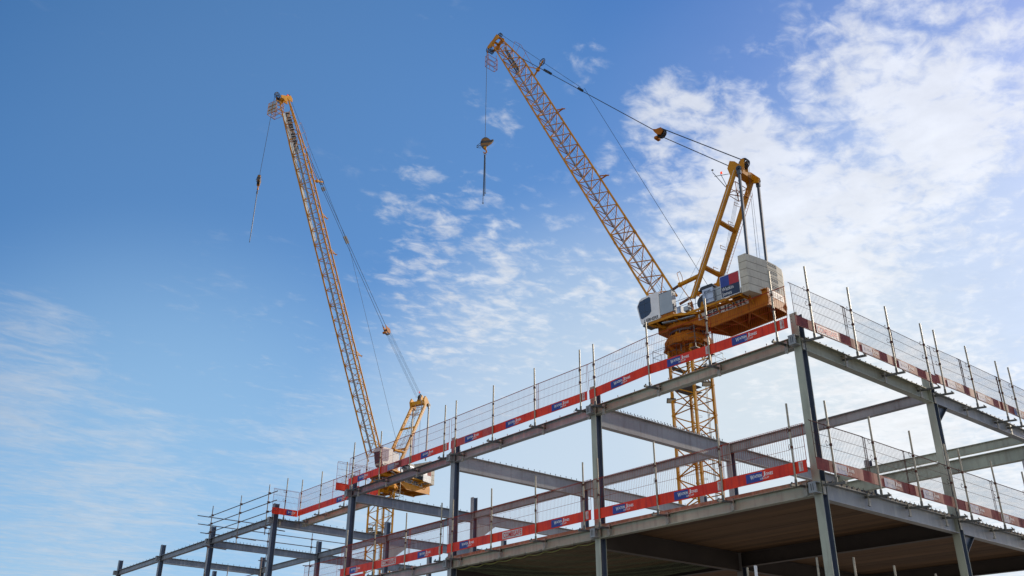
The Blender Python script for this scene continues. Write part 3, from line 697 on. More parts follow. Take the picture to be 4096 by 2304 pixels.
    for sx in (-1,1):
        side=[(-1.4,31.72),(-8.35,31.72),(-8.5,31.0),(-8.4,30.45),(-6.2,30.35),(-3.2,30.15),(-1.5,30.95)]
        mb.prism([(p[0],Z(p[1])) for p in side],sx*1.26-.05*1,sx*1.26+.05,'x')
        mb.box(sx*1.36-.08,sx*1.36+.08,-8.35,-1.4,Z(31.725),Z(31.79))
        mb.bar(P(sx*1.33,-1.5,30.97),P(sx*1.33,-3.2,30.17),.16,.05); mb.bar(P(sx*1.33,-3.2,30.15),P(sx*1.33,-8.4,30.42),.16,.05)
    for s_ in (-3.2,-5.0,-6.8): mb.box(-1.2,1.2,s_-.06,s_+.06,Z(30.3),Z(31.6))
    mb.box(-1.2,1.2,-8.42,-8.32,Z(30.5),Z(31.9))
    for a,b in (((-1.1,-3.3),(1.1,-4.9)),((1.1,-5.1),(-1.1,-6.7)),((-1.1,-1.6),(1.1,-3.1))): mb.bar(P(a[0],a[1],30.6),P(b[0],b[1],30.6),.12,.12)
    mb.box(-1.2,1.2,-6.4,-1.5,Z(31.55),Z(31.60))
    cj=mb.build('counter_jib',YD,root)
    for sx in (-1,1):
        kb=MB()
        for s_ in (-2.6,-4.2,-5.8,-7.2): kb.bar(P(sx*1.32,s_,30.9),P(sx*2.0,s_,31.62),.07,.07)
        kb.box(sx*2.0-.5 if sx>0 else -2.55,sx*2.0+.5 if sx>0 else -1.5,-6.9,-6.8,Z(31.3),Z(31.40)); kb.box(sx*2.0-.5 if sx>0 else -2.55,sx*2.0+.5 if sx>0 else -1.5,-5.5,-5.4,Z(31.3),Z(31.40))
        kb.bar(P(sx*2.02,-1.6,31.68),P(sx*2.02,-7.4,31.68),.08,.16); kb.build('outrigger',Y,cj)
    pn=MB(); pn.box(-1.326,-1.315,-6.75,-2.1,Z(31.08),Z(31.60)); lp=pn.build('name_panel',M['offw'],root)
    me=fit_text('LIEBHERR',M['black'],.42,4.4,bold=.035); o=bpy.data.objects.new('lettering',me); COL.objects.link(o); o.parent=lp; o.location=(-1.332,-2.22,Z(31.14)); o.rotation_euler=(0,0,-math.pi/2)
    pn=MB(); pn.box(-1.0,1.0,-8.435,-8.425,Z(31.3),Z(31.84)); lp=pn.build('name_panel',M['offw'],root)
    me=fit_text('LIEBHERR',M['black'],.34,1.75,bold=.035); o=bpy.data.objects.new('lettering',me); COL.objects.link(o); o.parent=lp; o.location=(-.87,-8.442,Z(31.4)); 
    # walkway rail
    rr=MB()
    for s_ in (-2.4,-3.4,-4.4,-5.4): rr.tube(P(-2.0,s_,31.75),P(-2.0,s_,32.8),.02,5)
    for h in (32.25,32.8): rr.tube(P(-2.0,-1.9,h),P(-2.0,-5.6,h),.02,5)
    for s_ in (.4,-.6,-1.6): rr.tube(P(-2.1,s_-.3,31.9),P(-2.1,s_-.3,33.0),.02,5)
    for h in (32.45,33.0): rr.tube(P(-2.1,-.4,h),P(-2.1,-1.9,h),.02,5)
    rr.build('handrail',M['dgrey'],root)
    # ---- concrete ballast: five layers, bowed rear
    cw=empty('counterweight',(0,0,0)); cw.parent=root
    out=[(-2.6,-7.02),(-2.6,-7.70),(-1.25,-7.98),(-.35,-8.16),(.9,-8.22),(1.9,-8.12),(2.6,-7.80),(2.6,-7.02)]
    for k in range(5):
        z0=31.42+k*.637; sh=.0
        mb=MB(); mb.prism([(p[0],p[1]) for p in out],Z(z0)+.016,Z(z0)+.617,'z'); o=mb.build('ballast_block',M['conc'],cw)
        inn=[(p[0]*.98,-7.4+(p[1]+7.4)*.95) for p in out]
        mb=MB(); mb.prism(inn,Z(z0)+.6175,Z(z0)+.6525,'z'); mb.build('joint',M['joint'],o)
        pl=MB(); # cast-in type plate outline on the rear
        pl.bar((-.3,-8.168,Z(z0)+.30),(.9,-8.228,Z(z0)+.30),.012,.010); pl.bar((-.3,-8.168,Z(z0)+.48),(.9,-8.228,Z(z0)+.48),.012,.010)
        for q in range(6):
            f=q/5; pl.bar((-.3+1.2*f,-8.168-.06*f,Z(z0)+.30),(-.3+1.2*f,-8.168-.06*f,Z(z0)+.48),.010,.010)
        pl.build('cast_marks',M['joint'],o)
    # ---- company board on the side
    bd=MB(); bd.box(-2.62,-2.57,-6.96,-5.22,Z(31.52),Z(33.38)); sg=bd.build('company_board',M['white'],root)
    x=-2.626
    q=MB(); q.box(x-.004,x,-6.05,-5.26,Z(32.45),Z(33.34)); q.build('panel',M['blue'] if idx==1 else M['white'],sg)
    q=MB(); q.box(x-.004,x,-6.92,-6.052,Z(32.45),Z(33.34)); q.build('panel',M['letter_r'] if idx==1 else M['red_f'],sg)
    q=MB(); q.box(x-.004,x,-6.92,-5.26,Z(31.56),Z(32.448)); q.build('panel',M['blue_d'] if idx==1 else M['grey'],sg)
    for tx,zz in (('Watkin',32.08),('Jones',31.69)):
        me=fit_text(tx,M['white'],.30,1.05 if tx=='Watkin' else .85); o=bpy.data.objects.new('lettering',me); COL.objects.link(o); o.parent=sg; o.location=(x-.009,-5.34,Z(zz)); o.rotation_euler=(0,0,-math.pi/2)
    # ---- machinery
    mb=MB(); mb.disc(P(-.2,-2.75,32.5),(1,0,0),.62,.08,24); mb.disc(P(-1.35,-2.75,32.5),(1,0,0),.62,.08,24); mb.disc(P(-.78,-2.75,32.5),(1,0,0),.42,1.1,20); mb.build('winch_drum',M['black'],root)
    mb=MB(); mb.prism([(-2.4,Z(31.8)),(-3.1,Z(31.8)),(-2.9,Z(32.5)),(-2.6,Z(32.5))],-1.5,-1.42,'x'); mb.build('winch_stand',Y,root)
    mb=MB(); mb.box(-1.9,-.6,-4.05,-3.05,Z(32.0),Z(33.25)); cb_=mb.build('switch_cabinet',M['silver'],root)
    mb=MB(); mb.prism([(-2.7,Z(33.26)),(-4.2,Z(33.26)),(-4.0,Z(33.55)),(-3.0,Z(33.55))],-1.9,-.3,'x'); mb.build('hood',M['black'],cb_)
    mb=MB()
    for k in range(5): mb.box(-1.915,-1.901,-3.3-.13*k,-3.23-.13*k,Z(32.9),Z(33.08))
    mb.build('vent',M['dgrey'],cb_)
    mb=MB(); mb.box(-1.7,-.6,-4.95,-4.15,Z(32.0),Z(33.15)); mb.build('switch_cabinet',M['grey'],root)
    mb=MB(); mb.box(-1.9,-.8,-6.5,-5.5,Z(31.84),Z(32.35)); mb.build('equipment_box',M['dgrey'],root)
    mb=MB(); mb.box(-2.0,-1.6,-.95,-.55,Z(31.98),Z(32.55)); mb.build('equipment_box',M['silver'],root)
    mb=MB(); mb.box(-2.0,-1.6,-1.65,-1.2,Z(31.98),Z(32.35)); mb.tube(P(-1.7,-1.75,32.1),P(-1.7,-1.5,32.5),.08,8); mb.build('equipment_box',M['grey'],root)
    # ---- cab platform
    mb=MB()
    out=[(-2.3,2.15),(-2.3,-.45),(-1.3,-2.1),(-1.3,2.15)]
    mb.prism(out,Z(31.80),Z(31.84),'z')
    for a,b in zip(out,out[1:]+out[:1]): mb.bar(P(a[0],a[1],31.78),P(b[0],b[1],31.78),.10,.20)
    for s_ in (1.4,.4,-.4): mb.bar(P(-2.2,s_,31.7),P(-.9,s_-.2,31.2),.10,.16)
    mb.bar(P(-2.25,2.1,31.7),P(-1.0,.6,31.3),.12,.16)
    mb.build('cab_platform',Y,root)
    ch=MB(); ch.bar(P(-2.1,.9,31.55),P(-1.8,-.3,31.50),.26,.07); ch.bar(P(-1.8,-.3,31.52),P(-1.5,-1.9,31.52),.26,.07); ch.build('cable_tray',M['walk2'],root)
    # ---- cab
    prof=[(3.02,34.22),(2.80,34.36),(1.15,34.44),(.97,34.36),(.97,32.02),(1.1,31.95),(2.72,31.93),(2.95,32.05),(3.34,33.70)]
    mb=MB(); mb.prism([(p[0],Z(p[1])) for p in prof],-2.30,-1.0,'x'); cab=mb.build('cab',M['white'] if idx==1 else M['white_g'],root)
    bmf=cab.modifiers.new('bevel','BEVEL'); bmf.width=.07; bmf.segments=3; bmf.limit_method='ANGLE'
    wn=[(3.20,33.72),(2.95,34.08),(1.95,34.22),(1.83,34.12),(1.80,32.85),(2.05,32.60),(2.75,32.42),(2.93,32.50)]
    mb=MB(); mb.prism([(p[0],Z(p[1])) for p in wn],-2.312,-2.290,'x'); mb.build('window',M['glass'] if idx==1 else M['glass2'],cab)
    mb=MB()
    for a,b in (((3.12,33.75),(1.9,33.75)),((2.5,34.1),(2.42,32.55)),((3.0,33.0),(1.9,32.95)),((2.95,33.3),(2.0,32.65))): mb.bar(P(-2.318,a[0],a[1]),P(-2.318,b[0],b[1]),.012,.03)
    mb.build('window_bars',M['dgrey'],cab)
    fr=[P(-2.2,3.22,33.95),P(-1.1,3.22,33.95),P(-1.1,3.0,32.25),P(-2.2,3.0,32.25)]
    mb=MB(); fw_=[(3.36,33.66),(3.375,33.66),(3.03,32.2),(3.015,32.2)]; mb.prism([(p[0],Z(p[1])) for p in fw_],-2.18,-1.12,'x'); mb.build('windscreen',M['glass'],cab)
    me=fit_text('LIEBHERR',M['black'],.26,1.5,bold=.04,shear=.2); o=bpy.data.objects.new('lettering',me); COL.objects.link(o); o.parent=cab; o.location=(-2.312,2.62,Z(32.04)); o.rotation_euler=(0,0,-math.pi/2)
    mb=MB(); mb.box(-2.2,-1.1,1.0,2.85,Z(31.80),Z(31.925)); mb.build('cab_floor',M['black'],cab)
    mb=MB(); mb.box(-2.26,-1.72,-.33,.93,Z(32.22),Z(34.10)); cbn=mb.build('side_cabinet',M['grey'],root)
    mb=MB(); mb.box(-2.28,-1.70,-.36,.95,Z(34.102),Z(34.13)); mb.build('lid',M['dgrey'],cbn)
    mb=MB(); mb.box(-2.1,-1.85,-.345,-.331,Z(33.65),Z(33.9)); mb.box(-2.15,-1.8,-.40,-.332,Z(32.3),Z(32.9)); mb.build('vent',M['dgrey'],cbn)
    mb=MB(); mb.box(-2.2,-1.75,-.30,.90,Z(31.95),Z(32.215)); mb.build('plinth',M['yeld'],cbn)
    # ---- A-frame
    af=empty('a_frame',(0,0,0)); af.parent=root
    def lp_(f,t): return P(t*(1.28-.06*f),-1.35-5.55*f,32.55+10.65*f)
    for sx in (-1,1):
        mb=MB(); mb.bar(lp_(0.06,sx),lp_(1,sx),.24,.40,(0,-1,.4)); l_=mb.build('frame_leg',Y,af)
        mb=MB(); mb.bar(lp_(0.07,sx)+Vector((sx*.135,-.02,0)),lp_(.99,sx)+Vector((sx*.135,-.02,0)),.012,.035,(0,-1,.4)); mb.build('conduit',M['white'],l_)
        mb=MB(); mb.prism([(-1.0,Z(31.75)),(-1.75,Z(31.75)),(-1.55,Z(32.9)),(-1.25,Z(32.9))],sx*1.28-.12,sx*1.28+.12,'x'); mb.build('foot',YD,l_)
    for f in (.29,.62): mb=MB(); mb.bar(lp_(f,-1),lp_(f,1),.26,.34,(0,-1,.4)); mb.build('crossbar',Y,af)
    mb=MB()
    for sx in (-1,1):
        x0=sx*1.22
        mb.prism([(p[0],Z(p[1])) for p in [(-6.5,42.5),(-6.25,43.55),(-6.55,44.15),(-7.0,43.9),(-7.65,43.1),(-7.5,42.7),(-6.95,42.9)]],x0-.11,x0+.11,'x')
    mb.box(-1.15,1.15,-7.15,-6.45,Z(43.05),Z(43.6)); mb.prism([(p[0],Z(p[1])) for p in [(-6.6,43.5),(-7.2,43.5),(-7.3,44.5),(-7.0,44.6)]],-.32,-.24,'x'); mb.prism([(p[0],Z(p[1])) for p in [(-6.6,43.5),(-7.2,43.5),(-7.3,44.5),(-7.0,44.6)]],.24,.32,'x')
    mb.build('frame_head',Y,af)
    for dx in (-.16,0,.16):
        mb=MB(); mb.ring(P(dx,-7.1,44.22),(1,0,0),.42,.045,20,5); 
        for a in range(5): an=a*2*math.pi/5; mb.bar(P(dx,-7.1,44.22),P(dx,-7.1+.4*math.cos(an),44.22+.4*math.sin(an)),.03,.05)
        mb.build('sheave',M['rope'],af)
    # service basket below the head, ladder, instruments
    mb=MB(); 
    for h in (41.5,42.3):
        mb.path([P(-.9,-5.7,h),P(.8,-5.7,h),P(.8,-6.6,h),P(-.9,-6.6,h),P(-.9,-5.7,h)],.035,5)
    for q in ((-.9,-5.7),(.8,-5.7),(.8,-6.6),(-.9,-6.6)): mb.tube(P(q[0],q[1],41.5),P(q[0],q[1],42.3),.03,5)
    mb.bar(P(-.9,-5.7,41.5),P(.8,-6.6,41.5),.06,.05); mb.bar(P(.8,-5.7,41.5),P(-.9,-6.6,41.5),.06,.05); mb.build('service_basket',YD,af)
    mb=MB(); offs=Vector((.45,0,0)) if idx==1 else Vector((.35,.75,0)); sgn=1 if idx==1 else -1
    for d in (-.18,.18): mb.tube(lp_(.08,sgn)+offs+Vector((d,0,0)),lp_(.92,sgn)+offs+Vector((d,0,0)),.022,5)
    for i in range(38): f=.08+.84*i/37; mb.tube(lp_(f,sgn)+offs+Vector((-.18,0,0)),lp_(f,sgn)+offs+Vector((.18,0,0)),.014,4,cap=False)
    mb.build('ladder',YD if idx==1 else M['offw'],af)
    if idx==2:
        mb=MB()
        for i in range(13):
            f=.12+.8*i/12; c=lp_(f,-1)+offs; mb.path([c+Vector((-.2,0,0)),c+Vector((-.35,.4,.1)),c+Vector((0,.7,.15)),c+Vector((.35,.4,.1)),c+Vector((.2,0,0))],.014,4)
        for dx,dy in ((-.35,.4),(0,.7),(.35,.4)): mb.tube(lp_(.12,-1)+offs+Vector((dx,dy,.1)),lp_(.92,-1)+offs+Vector((dx,dy,.1)),.012,4)
        mb.build('ladder_cage',M['offw'],af)
    for i,f in enumerate((.16,.32,.48,.66,.80)):
        mb=MB(); c=lp_(f,1)+Vector((-.4,.35,0)); mb.path([c+Vector((.25,-.2,0)),c+Vector((-.35,0,.05)),c+Vector((-.35,.0,.35)),c+Vector((.2,-.1,.3))],.022,5); mb.build('rest_bracket',Y,af)
    ib=P(-1.5,-5.3,42.6)
    mb=MB(); mb.tube(P(-1.3,-5.9,41.9),ib+Vector((-.1,.3,1.0)),.03,5); mb.tube(P(-1.3,-6.3,43.0),ib+Vector((-.05,.2,.6)),.025,5); mb.tube(P(-1.3,-6.0,42.0),P(-1.4,-5.6,43.3),.025,5)
    mb.tube(ib+Vector((-.1,.3,1.0)),ib+Vector((-.1,.3,1.25)),.015,5); mb.disc(ib+Vector((-.1,.3,1.25)),(0,0,1),.10,.05,8); mb.build('wind_sensor',M['dgrey'],af)
    mb=MB(); lc=P(-1.4,-5.7,43.35) if idx==1 else P(0,-6.8,45.0)
    mb.lathe([(.02,-.10),(.09,-.08),(.10,.04),(.05,.10)],lc,12); mb.build('warning_light',M['lamp'],af)
    if idx==2: MB().tube(P(0,-6.9,44.3),P(0,-6.8,44.9),.025,5).build('lamp_stem',M['dgrey'],af)
    # rear stays
    for sx in (-1,1):
        mb=MB(); a=P(sx*1.4,-7.35,42.95); b=P(sx*1.36,-7.2,35.0 if idx==1 else 34.9)
        mb.bar(a,b,.16,.20,(0,1,0)); mb.tube(a+Vector((-.1*sx,0,.05)),a+Vector((.1*sx,0,.05)),.24,10); mb.bar(a+Vector((0,0,.2)),a-Vector((0,0,.5)),.2,.34,(0,1,0)); mb.build('rear_stay',M['dgrey'],root)
    # luffing backstop cylinders
    for sx in (-1,1):
        mb=MB(); a=P(sx*1.22,-2.45,35.0); b=P(sx*1.22,-.5,34.85); c=P(sx*1.15,1.35,34.45)
        mb.tube(a,b,.18,14); mb.tube(b+Vector((0,-.1,0)),b+Vector((0,.06,0)),.22,14); o=mb.build('backstop_cylinder',Y,root)
        mb=MB(); mb.tube(b,c,.115,12); mb.build('rod',M['rust'],o)
        mb=MB(); mb.path([b+Vector((0,0,.2)),b+Vector((0,.2,1.15)),b+Vector((0,-.1,1.2)),b+Vector((0,-.3,.6)),b+Vector((0,-.3,.2))],.025,5); mb.tube(b,P(sx*1.2,-1.55,32.9),.035,6); mb.build('bracket',Y,o)
    # ---- jib
    th=TH[idx]; LJ=48.4 if idx==1 else 48.9; W_=1.88; H=1.85
    s0,z0=2.0,33.0
    def J(u,t,n): # u along the jib, n normal to it
        return P(t,s0+u*math.cos(th)-n*math.sin(th),z0+u*math.sin(th)+n*math.cos(th))
    jb=empty('jib',(0,0,0)); jb.parent=root
    hw=W_/2
    def taper(u): return 1. if u<LJ-5.5 else 1-.28*(u-(LJ-5.5))/5.5
    for (t,n_) in ((-hw,0),(hw,0)):
        mb=MB(); mb.tube(J(0,t,0),J(LJ-5.5,t,0),.10 if idx==1 else .105,8); mb.tube(J(LJ-5.5,t,0),J(LJ,t*.8,-.1),.08,8); mb.build('chord',Y,jb)
    mb=MB(); mb.tube(J(.9,0,H),J(LJ-7,0,H),.105,8); mb.tube(J(LJ-7,0,H),J(LJ,0,.95),.085,8); mb.build('chord',Y,jb)
    lac=MB(); bay=2.05; n=int((LJ-1.2)/bay)
    for i in range(n):
        u0=.6+i*bay; u1=u0+bay; um=(u0+u1)/2; H=1.85 if um<LJ-7 else 1.85-.9*(um-LJ+7)/7
        for sx in (-1,1):
            lac.tube(J(u0,sx*hw,0),J(um,0,H),.046,6,cap=False); lac.tube(J(u1,sx*hw,0),J(um,0,H),.046,6,cap=False)
        lac.tube(J(u0,-hw,0),J(u0,hw,0),.044,6,cap=False)
        lac.tube(J(u0,-hw if i%2 else hw,0),J(u1,hw if i%2 else -hw,0),.038,6,cap=False)
        if i%5==4:
            for sx in (-1,1): lac.tube(J(u1-.18,sx*hw,0),J(um+.9,0,H),.036,6,cap=False)
    H=1.85
    lac.build('lacing',M['yel'],jb)
    # section joints
    for i in range(1,5):
        u=i*LJ/5.0
        for t,n_ in ((-hw,0),(hw,0),(0,H)): MB().tube(J(u-.14,t,n_),J(u+.14,t,n_),.125,8).build('joint_pin',Y,jb)
    # inner walkway with thin rails
    wk=M['walk1'] if idx==1 else M['walk2']
    mb=MB(); mb.bar(J(1.0,.30,.28),J(LJ-6 if idx==2 else LJ-4,.22,.28),.32,.05,J(0,0,1)-J(0,0,0)); 
    wkob=mb.build('walkway',wk,jb); mb=MB()
    for t in (.1,.72): mb.tube(J(1,t,1.0),J(LJ-8,t,1.0),.014,4)
    for i in range(22): u=1.5+i*1.8; mb.tube(J(u,.72,.1),J(u,.72,1.0),.012,4,cap=False)
    mb.tube(J(.5,.2,.75),J(LJ-6,.1,.9),.012,4); mb.build('hand_line',M['dgrey'],wkob)
    if idx==2:
        mb=MB(); mb.bar(J(LJ-19,0.98,.35),J(LJ-1.5,.86,.35),.04,.5,J(0,0,1)-J(0,0,0)); o=mb.build('side_mesh',M['walk2'],jb)
    # small outriggers (rest brackets) along the top chord
    for u in ((18,30.2) if idx==1 else (14,28,33)):
        mb=MB(); mb.bar(J(u,0,H),J(u-.4,-.1,H+.75),.10,.10); mb.bar(J(u-.4,-.3,H+.75),J(u-.1,.4,H+.8),.05,.05); mb.bar(J(u+.4,0,H+.1),J(u-.5,0,H+.9),.04,.12); mb.build('rest_bracket',YD,jb)
    # name banner near the tip
    u1=LJ-1.4; u0=LJ-7.4; 
    dirU=(J(1,0,0)-J(0,0,0)).normalized(); nv=(J(0,0,1)-J(0,0,0)).normalized()
    A0=J(u1,.28,H*.62); 
    def bann(offset):
        # plane from the +t bottom chord to the top chord
        base=J(u1,.60,.25); topv=J(u1,.10,.95); upv=(topv-base).normalized(); xv=-dirU; out=xv.cross(upv).normalized()
        return base,xv,upv,out
    base,xv,upv,outn=bann(0)
    if outn.x>0: outn=-outn
    mb=MB(); wv=5.6; hv=.66
    vs=[base,base+xv*wv,base+xv*wv+upv*hv,base+upv*hv]; vs2=[v-outn*.02 for v in vs]
    mb.add(vs+vs2,[(0,1,2,3),(7,6,5,4),(0,4,5,1),(1,5,6,2),(2,6,7,3),(3,7,4,0)]); bo=mb.build('name_banner',M['offw'] ,jb)
    me=fit_text('LIEBHERR',M['black'],.54,5.3,bold=.03); o=bpy.data.objects.new('lettering',me); COL.objects.link(o); o.parent=bo
    # text local x -> xv, local z -> upv, local -y -> outn
    yv=-outn; mt=Matrix((xv,yv,upv)).transposed().to_4x4(); mt.translation=base+xv*.15+upv*.08+outn*.02; o.matrix_local=mt
    # jib head
    mb=MB()
    for t in (-.45,.45):
        a=[J(LJ-.45,t,-.2),J(LJ+.12,t,-1.0),J(LJ+.48,t,-.9),J(LJ+.46,t,.2),J(LJ+.55,t,.95),J(LJ+.1,t,1.1),J(LJ-.35,t,.95),J(LJ-.1,t,.3)]
        k=len(a); ex=Vector((.05,0,0)); mb.add([p-ex for p in a]+[p+ex for p in a],[tuple(range(k)),tuple(range(2*k-1,k-1,-1))]+[(i,i+k,(i+1)%k+k,(i+1)%k) for i in range(k)])
    mb.bar(J(LJ+.15,-.45,.1),J(LJ+.15,.45,.1),.22,.18); mb.bar(J(LJ+.2,-.45,.85),J(LJ+.2,.45,.85),.2,.18); hd=mb.build('jib_head',Y,jb)
    tipS=(25.45,75.2) if idx==1 else None
    for c,r in ((J(LJ+.55,0,-1.1),.42),(J(LJ+.5,0,1.0),.34),(J(LJ-.15,.1,-1.0),.26)):
        for dx in (-.09,.09):
            mb=MB(); mb.ring(c+Vector((dx,0,0)),(1,0,0),r,.045,18,5)
            for a in range(5): an=a*2*math.pi/5; mb.bar(c+Vector((dx,0,0)),c+Vector((dx,r*math.cos(an),r*math.sin(an))),.03,.05)
            mb.build('sheave',M['rope'],hd)
    mb=MB(); mb.lathe([(.02,-.1),(.1,-.1),(.11,.04),(.05,.12)],J(LJ+.6,-.1,.75)+Vector((0,0,.1)),10); mb.build('warning_light',M['lamp'],hd)
    # tip basket hanging at the underside
    def Q(a,t,b): # a along world s, b up, relative to the basket corner
        c=J(LJ-.6,0,-.55); return c+Vector((t,a,b))
    mb=MB(); bw=.72
    for b_ in (-2.35,-1.6,-.85):
        mb.path([Q(.3,-bw,b_),Q(.85,-bw,b_),Q(.85,bw,b_),Q(.3,bw,b_),Q(.3,-bw,b_)],.03,5)
    for a_,t_ in ((.3,-bw),(.85,-bw),(.85,bw),(.3,bw),(.5,-bw),(.5,bw),(.85,0)): mb.tube(Q(a_,t_,-2.35),Q(a_,t_,-.1 if abs(a_-.5)<.1 else -.85),.03,5)
    tb_=mb.build('tip_basket',YD,jb)
    if idx==2:
        mb=MB(); mb.box(-.7,.7,-.01,.01,-.75,.75); q_=mb.build('mesh_panel',M['walk2'],tb_); q_.location=Q(1.55,0,-1.5)
        mb=MB()
        for z_ in (-.85,-.3,.3,.85): mb.path([Q(.3,-.75,-1.5+z_),Q(1.6,-.75,-1.5+z_),Q(1.6,.75,-1.5+z_),Q(.3,.75,-1.5+z_)],.04,5)
        for t_ in (-.75,0,.75): mb.tube(Q(1.6,t_,-2.35),Q(1.6,t_,-.65),.035,5)
        mb.build('side_frame',YD,tb_)
    # handrail frame above the top chord near the tip (crane 1)
    mb=MB()
    mb.path([J(LJ-3.6,.0,1.42),J(LJ-2.9,.0,2.2),J(LJ-4.4,.0,2.6),J(LJ-9.6,.0,H+.55)],.022,5); mb.tube(J(LJ-4.6,0,1.55),J(LJ-4.2,0,2.55),.02,5); mb.tube(J(LJ-6.5,0,H),J(LJ-6.2,0,H+.8),.02,5); mb.build('handrail',YD,jb)
    # sheave spar
    sb=J(37.9,0,H)
    def PS(s,z,t=0): return P(t,s,z)
    ub=(sb.y-s0)
    k=sb
    sa=k+Vector((0,-1.25,1.15)) if idx==1 else k+Vector((0,-1.35,.55)); kn=J(40.1,0,H)
    mb=MB(); mb.bar(k,sa+(sa-k).normalized()*.35,.10,.20); mb.tube(kn,k+(sa-k)*.55,.05,8); mb.bar(k+(sa-k)*.5+Vector((-.18,0,0)),k+(sa-k)*.5+Vector((.18,0,0)),.3,.3); spar=mb.build('sheave_spar',Y,jb)
    mb=MB(); c=sa+(sa-k).normalized()*.1
    mb.ring(c,(1,0,0),.42,.05,20,5)
    for a in range(6): an=a*math.pi/3; mb.bar(c,c+Vector((0,.4*math.cos(an),.4*math.sin(an))),.03,.045)
    mb.build('sheave',M['rope'],spar)
    # ---- ropes
    rp=empty('rigging',(0,0,0)); rp.parent=root
    pb=P(0,1.05,51.4) if idx==1 else P(0,1.15,51.6)
    lug=J(41.8,0,H)
    for sx in (-1,1):
        mb=MB(); mb.tube(lug+Vector((sx*.12,0,.05)),pb+Vector((sx*.22,.45,.45)),.030,6)
        dv=(pb-lug)
        for f in ((.20,.225,.47) if idx==1 else (.2,.47,.49)): 
            c=lug+dv*f+Vector((sx*.16,0,.1)); mb.bar(c-dv.normalized()*.28,c+dv.normalized()*.28,.10,.26)
        mb.build('pendant_rope',M['rope'],rp)
    mb=MB(); mb.prism([(p[0]+pb.y,p[1]+pb.z) for p in [(.75,.75),(.35,.55),(-.25,.45),(-.45,.0),(-.15,-.3),(.25,-.1),(.5,.25)]],-.30,-.22,'x'); mb.prism([(p[0]+pb.y,p[1]+pb.z) for p in [(.75,.75),(.35,.55),(-.25,.45),(-.45,.0),(-.15,-.3),(.25,-.1),(.5,.25)]],.22,.30,'x')
    mb.box(-.3,.3,pb.y+.3,pb.y+.6,pb.z-.45,pb.z-.2); blk=mb.build('luffing_block',M['yeld'],rp)
    for dx in (-.15,0,.15): mb=MB(); mb.ring(pb+Vector((dx,-.1,-.05)),(1,0,0),.40,.05,18,5); mb.disc(pb+Vector((dx,-.1,-.05)),(1,0,0),.12,.08,10); mb.build('sheave',M['rope'],blk)
    for dx in (-.18,-.06,.06,.18):
        mb=MB(); mb.tube(pb+Vector((dx,-.25,.40)),P(dx,-7.0,44.62),.017 if idx==1 else .011,5); mb.tube(pb+Vector((dx,-.15,-.45)),P(dx,-6.35,44.0),.017 if idx==1 else .011,5); mb.build('luffing_rope',M['rope'],rp)
    tp=J(LJ+.5,0,1.0)+Vector((0,0,.36))
    win=P(-.6,-3.35,33.0)
    mb=MB(); mb.tube(tp,c+Vector((0,.1,.42)),.020,5); mb.tube(c+Vector((0,-.42,.0)),win,.020,5); mb.build('hoist_rope',M['rope'],rp)
    mb=MB(); mb.tube(P(0,-7.4,44.0),P(0,-7.2,35.2),.016,5); mb.tube(P(.1,-7.45,43.8),P(.25,-7.3,35.2),.012,5); mb.build('rear_rope',M['rope'],rp)
    mb=MB()
    for dx in (-.3,-.1,.1,.3): mb.tube(P(dx,-3.4,33.2),P(dx*.6,-6.6,43.2),.014,4)
    mb.tube(P(-1.1,-1.5,33.2),P(-1.45,-3.6,37.6),.014,4); mb.tube(P(0,.6,34.2),P(-1.3,-2.9,36.6),.012,4); mb.build('luffing_winch_rope',M['rope'],rp)
    # drop line
    top_=J(LJ+.55,0,-1.1)+Vector((0,.40,-.05))
    return root,top_
def world_of(root,p):
    m=Matrix.Translation(root.location)@Matrix.Rotation(root.rotation_euler.z,4,'Z'); return m@Vector(p)

c1,t1=crane(1,35.8,32.2,R(-4),'nearer yellow tower crane with white cab and concrete ballast above the guardrail')
c2,t2=crane(2,43.2,90.5,R(-108),'farther yellow tower crane on the left, its base behind the steel beams')

